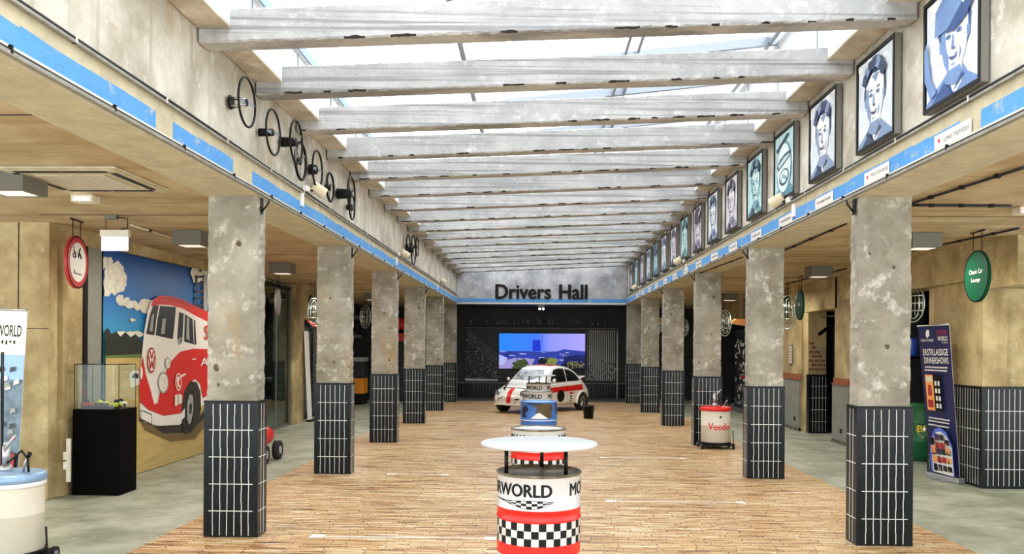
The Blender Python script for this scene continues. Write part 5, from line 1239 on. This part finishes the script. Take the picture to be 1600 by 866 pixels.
tl_, tr_ = onY(1434, 510, 11.55), onY(1483, 507, 10.95)
rollup('roll_up_banner', (onY(1454, 737, 11.5), onY(1500, 750, 10.95), tr_, tl_), 'dark blue roll up banner for dinner shows leaning by the right pier', draw_right)
# green oil drum with shield
p = onZ(1446, 722)
t = thing('fuel_drum', 'green drum with yellow lettered shield behind the blue banner', 'drum', (5.95, 12.75, 0))
b = MB(); b.lathe([(0, 0), (.29, 0), (.29, .3), (.296, .31), (.29, .32), (.29, .58), (.296, .59), (.29, .6), (.29, .87), (.295, .88), (.28, .885), (0, .87)], 'bp_green', 56); b.build('body', t)
t.location = (p.x+.10, p.y+.27, 0)
b = MB(); f = lambda u, v, k=1: Vector((-cos(u/.29+radians(62))*(.2905+.001*k), -sin(u/.29+radians(62))*(.2905+.001*k), .42+v))
sh = [(-.1, .2), (.1, .2), (.1, .06), (.06, .0), (0, -.05), (-.06, 0), (-.1, .06)]
for k, (sc_, m) in enumerate(((1, 'yellow'), (.86, 'bp_green'))): b.face([f(u*sc_, .08+(v-.08)*sc_, k+1) for u, v in sh], m)
b.text('BP', .15, .1, lambda u, v, d=0: f(u-.075, .04+v, 4), 'yellow', bold=.03)
b.build('shield', t)
p = onY(1423, 543, 13.2)
t = thing('blue_canister', 'bright blue can in the dark opening beside the nearest right column', 'can', (p.x+.02, 13.2, p.z-.14))
mat('can_blue', '1E4FC0', .4); b = MB(); b.lathe([(0, 0), (.08, 0), (.085, .02), (.085, .26), (.07, .28), (0, .285)], 'can_blue', 28); b.build('can', t)
t2 = thing('shop_table', 'black table in the dark opening of the right aisle', 'table', (p.x+.05, 13.25, 0)); hz = p.z-.141
b = MB(); b.box(-.3, .5, -.25, .4, hz-.04, hz, 'black'); b.build('table_top', t2)
for sx in (-.27, .47):
    for sy in (-.22, .37): b = MB(); b.box(sx-.02, sx+.02, sy-.02, sy+.02, 0, hz-.04, 'black'); b.build('leg', t2)
# doorway fittings: small picture, barrier arm, hose
p = onX(1236, 555, 5.59)
t = thing('notice_frame', 'small framed notice on the cream wall left of the brick patch', 'notice', (5.598, p.y, p.z-.2))
b = MB(); b.box(-.02, 0, -.12, .12, 0, .42, 'grey_box'); b.box(-.022, -.02, -.1, .1, .02, .4, 'off_white')
for k in range(5): b.box(-.0225, -.022, -.07, .07, .08+k*.06, .1+k*.06, 'grey_box')
b.build('frame', t)
t = thing('slanting_barrier', 'black slanting arm hung in the dark doorway', 'arm', (5.9, 16.3, 2.35))
b = MB(); b.tube([(-.2, .5, .03), (.0, 0, .03), (.5, -.3, .03)], .015, 'black'); b.build('rail', t)
b = MB(); b.box(-.55, .0, -.03, .03, -.03, .03, 'black_matte', Matrix.Rotation(radians(-38), 4, 'Y')); b.build('arm', t)
t = thing('cable_coil', 'black hose coil hanging in the dark doorway', 'hose', (6.3, 16.6, 1.45))
b = MB(); b.tube([(.16*cos(a)*(1+.03*a/6), -.02*a/6, .22*sin(a)) for a in [2*pi*k/20 for k in range(50)]], .02, 'rubber', 8); b.tube([(-.1, 0, .2), (-.2, .1, .5), (-.15, .1, .9), (.0, .1, 1.1)], .015, 'rubber'); b.build('hose', t)
# dark display case with posters between columns 2 and 3
t = thing('display_case', 'tall dark case with black and white posters behind the second right column', 'display case', (5.55, 22.2, 0))
b = MB(); b.box(-.02, .9, -.25, 1.2, 0, 2.25, 'shop_dark'); b.box(-.05, .9, -.28, 1.22, .0, .12, 'grey_box'); b.build('case', t, bevel=.01)
b = MB(); rnd = random.Random(21)
xa, xb = onY(1128, 600, 21.94).x-5.55, onY(1143, 600, 21.94).x-5.55
b.build  # poster panel on the hall-side face
b = MB(); b.box(-.026, -.021, -.2, 1.15, .2, 2.1, 'ph_dark')
for r_ in range(6):
    for q in range(16):
        y = rnd.uniform(-.15, 1.0); z = .3+r_*.3+rnd.uniform(-.08, .1); b.box(-.029, -.026, y, y+rnd.uniform(.05, .16), z, z+rnd.uniform(.03, .12), rnd.choice(['ph_light', 'ph_mid', 'paper_white', 'ph_dark']))
b.box(-.031, -.029, -.1, .5, .92, 1.0, 'ban_red'); b.build('posters', t)
for px, py, y, m, lb in ((1156, 505, 20.6, 'orange_soft', 'orange lit canopy sign behind the second right column'), (1029, 503, 25.5, 'orange', 'yellow orange sign beyond the fourth right column')):
    p = onY(px, py, y); b = MB(); b.slab([(p.x-.18, y, p.z-.02), (p.x+.2, y, p.z-.08), (p.x+.2, y, p.z+.1), (p.x-.1, y, p.z+.1), (p.x-.18, y, p.z+.05)], (0, -1, 0), .1, m); b.box(p.x+.1, p.x+.12, y+.03, y+.05, p.z+.08, ZC-.001, 'black'); tag(b.build('hanging_board'), lb, 'sign')
# white marks taped on the lath floor
for (q, lb) in ((((608, 741), (700, 744)), 'left of the second drum'), (((950, 783), (1166, 787)), 'right of the nearest drum'), (((490, 838), (775, 842)), 'left of the nearest drum'), (((940, 715), (1072, 716)), 'right of the second drum')):
    p0, p1 = onZ(*q[0], .004), onZ(*q[1], .004); b = MB()
    b.box(p0.x, p1.x, p0.y-.01, p0.y+.012, .004, .006, 'tape_white'); b.box(p0.x-.03, p0.x+.09, p0.y-.05, p0.y+.05, .004, .0065, 'tape_white'); b.box(p1.x-.1, p1.x, p0.y-.05, p0.y+.05, .004, .0065, 'tape_white')
    tag(b.build('floor_marking'), 'thin white line with end marks on the wooden floor, ' + lb, 'floor marking', 'white lines on the wooden floor')
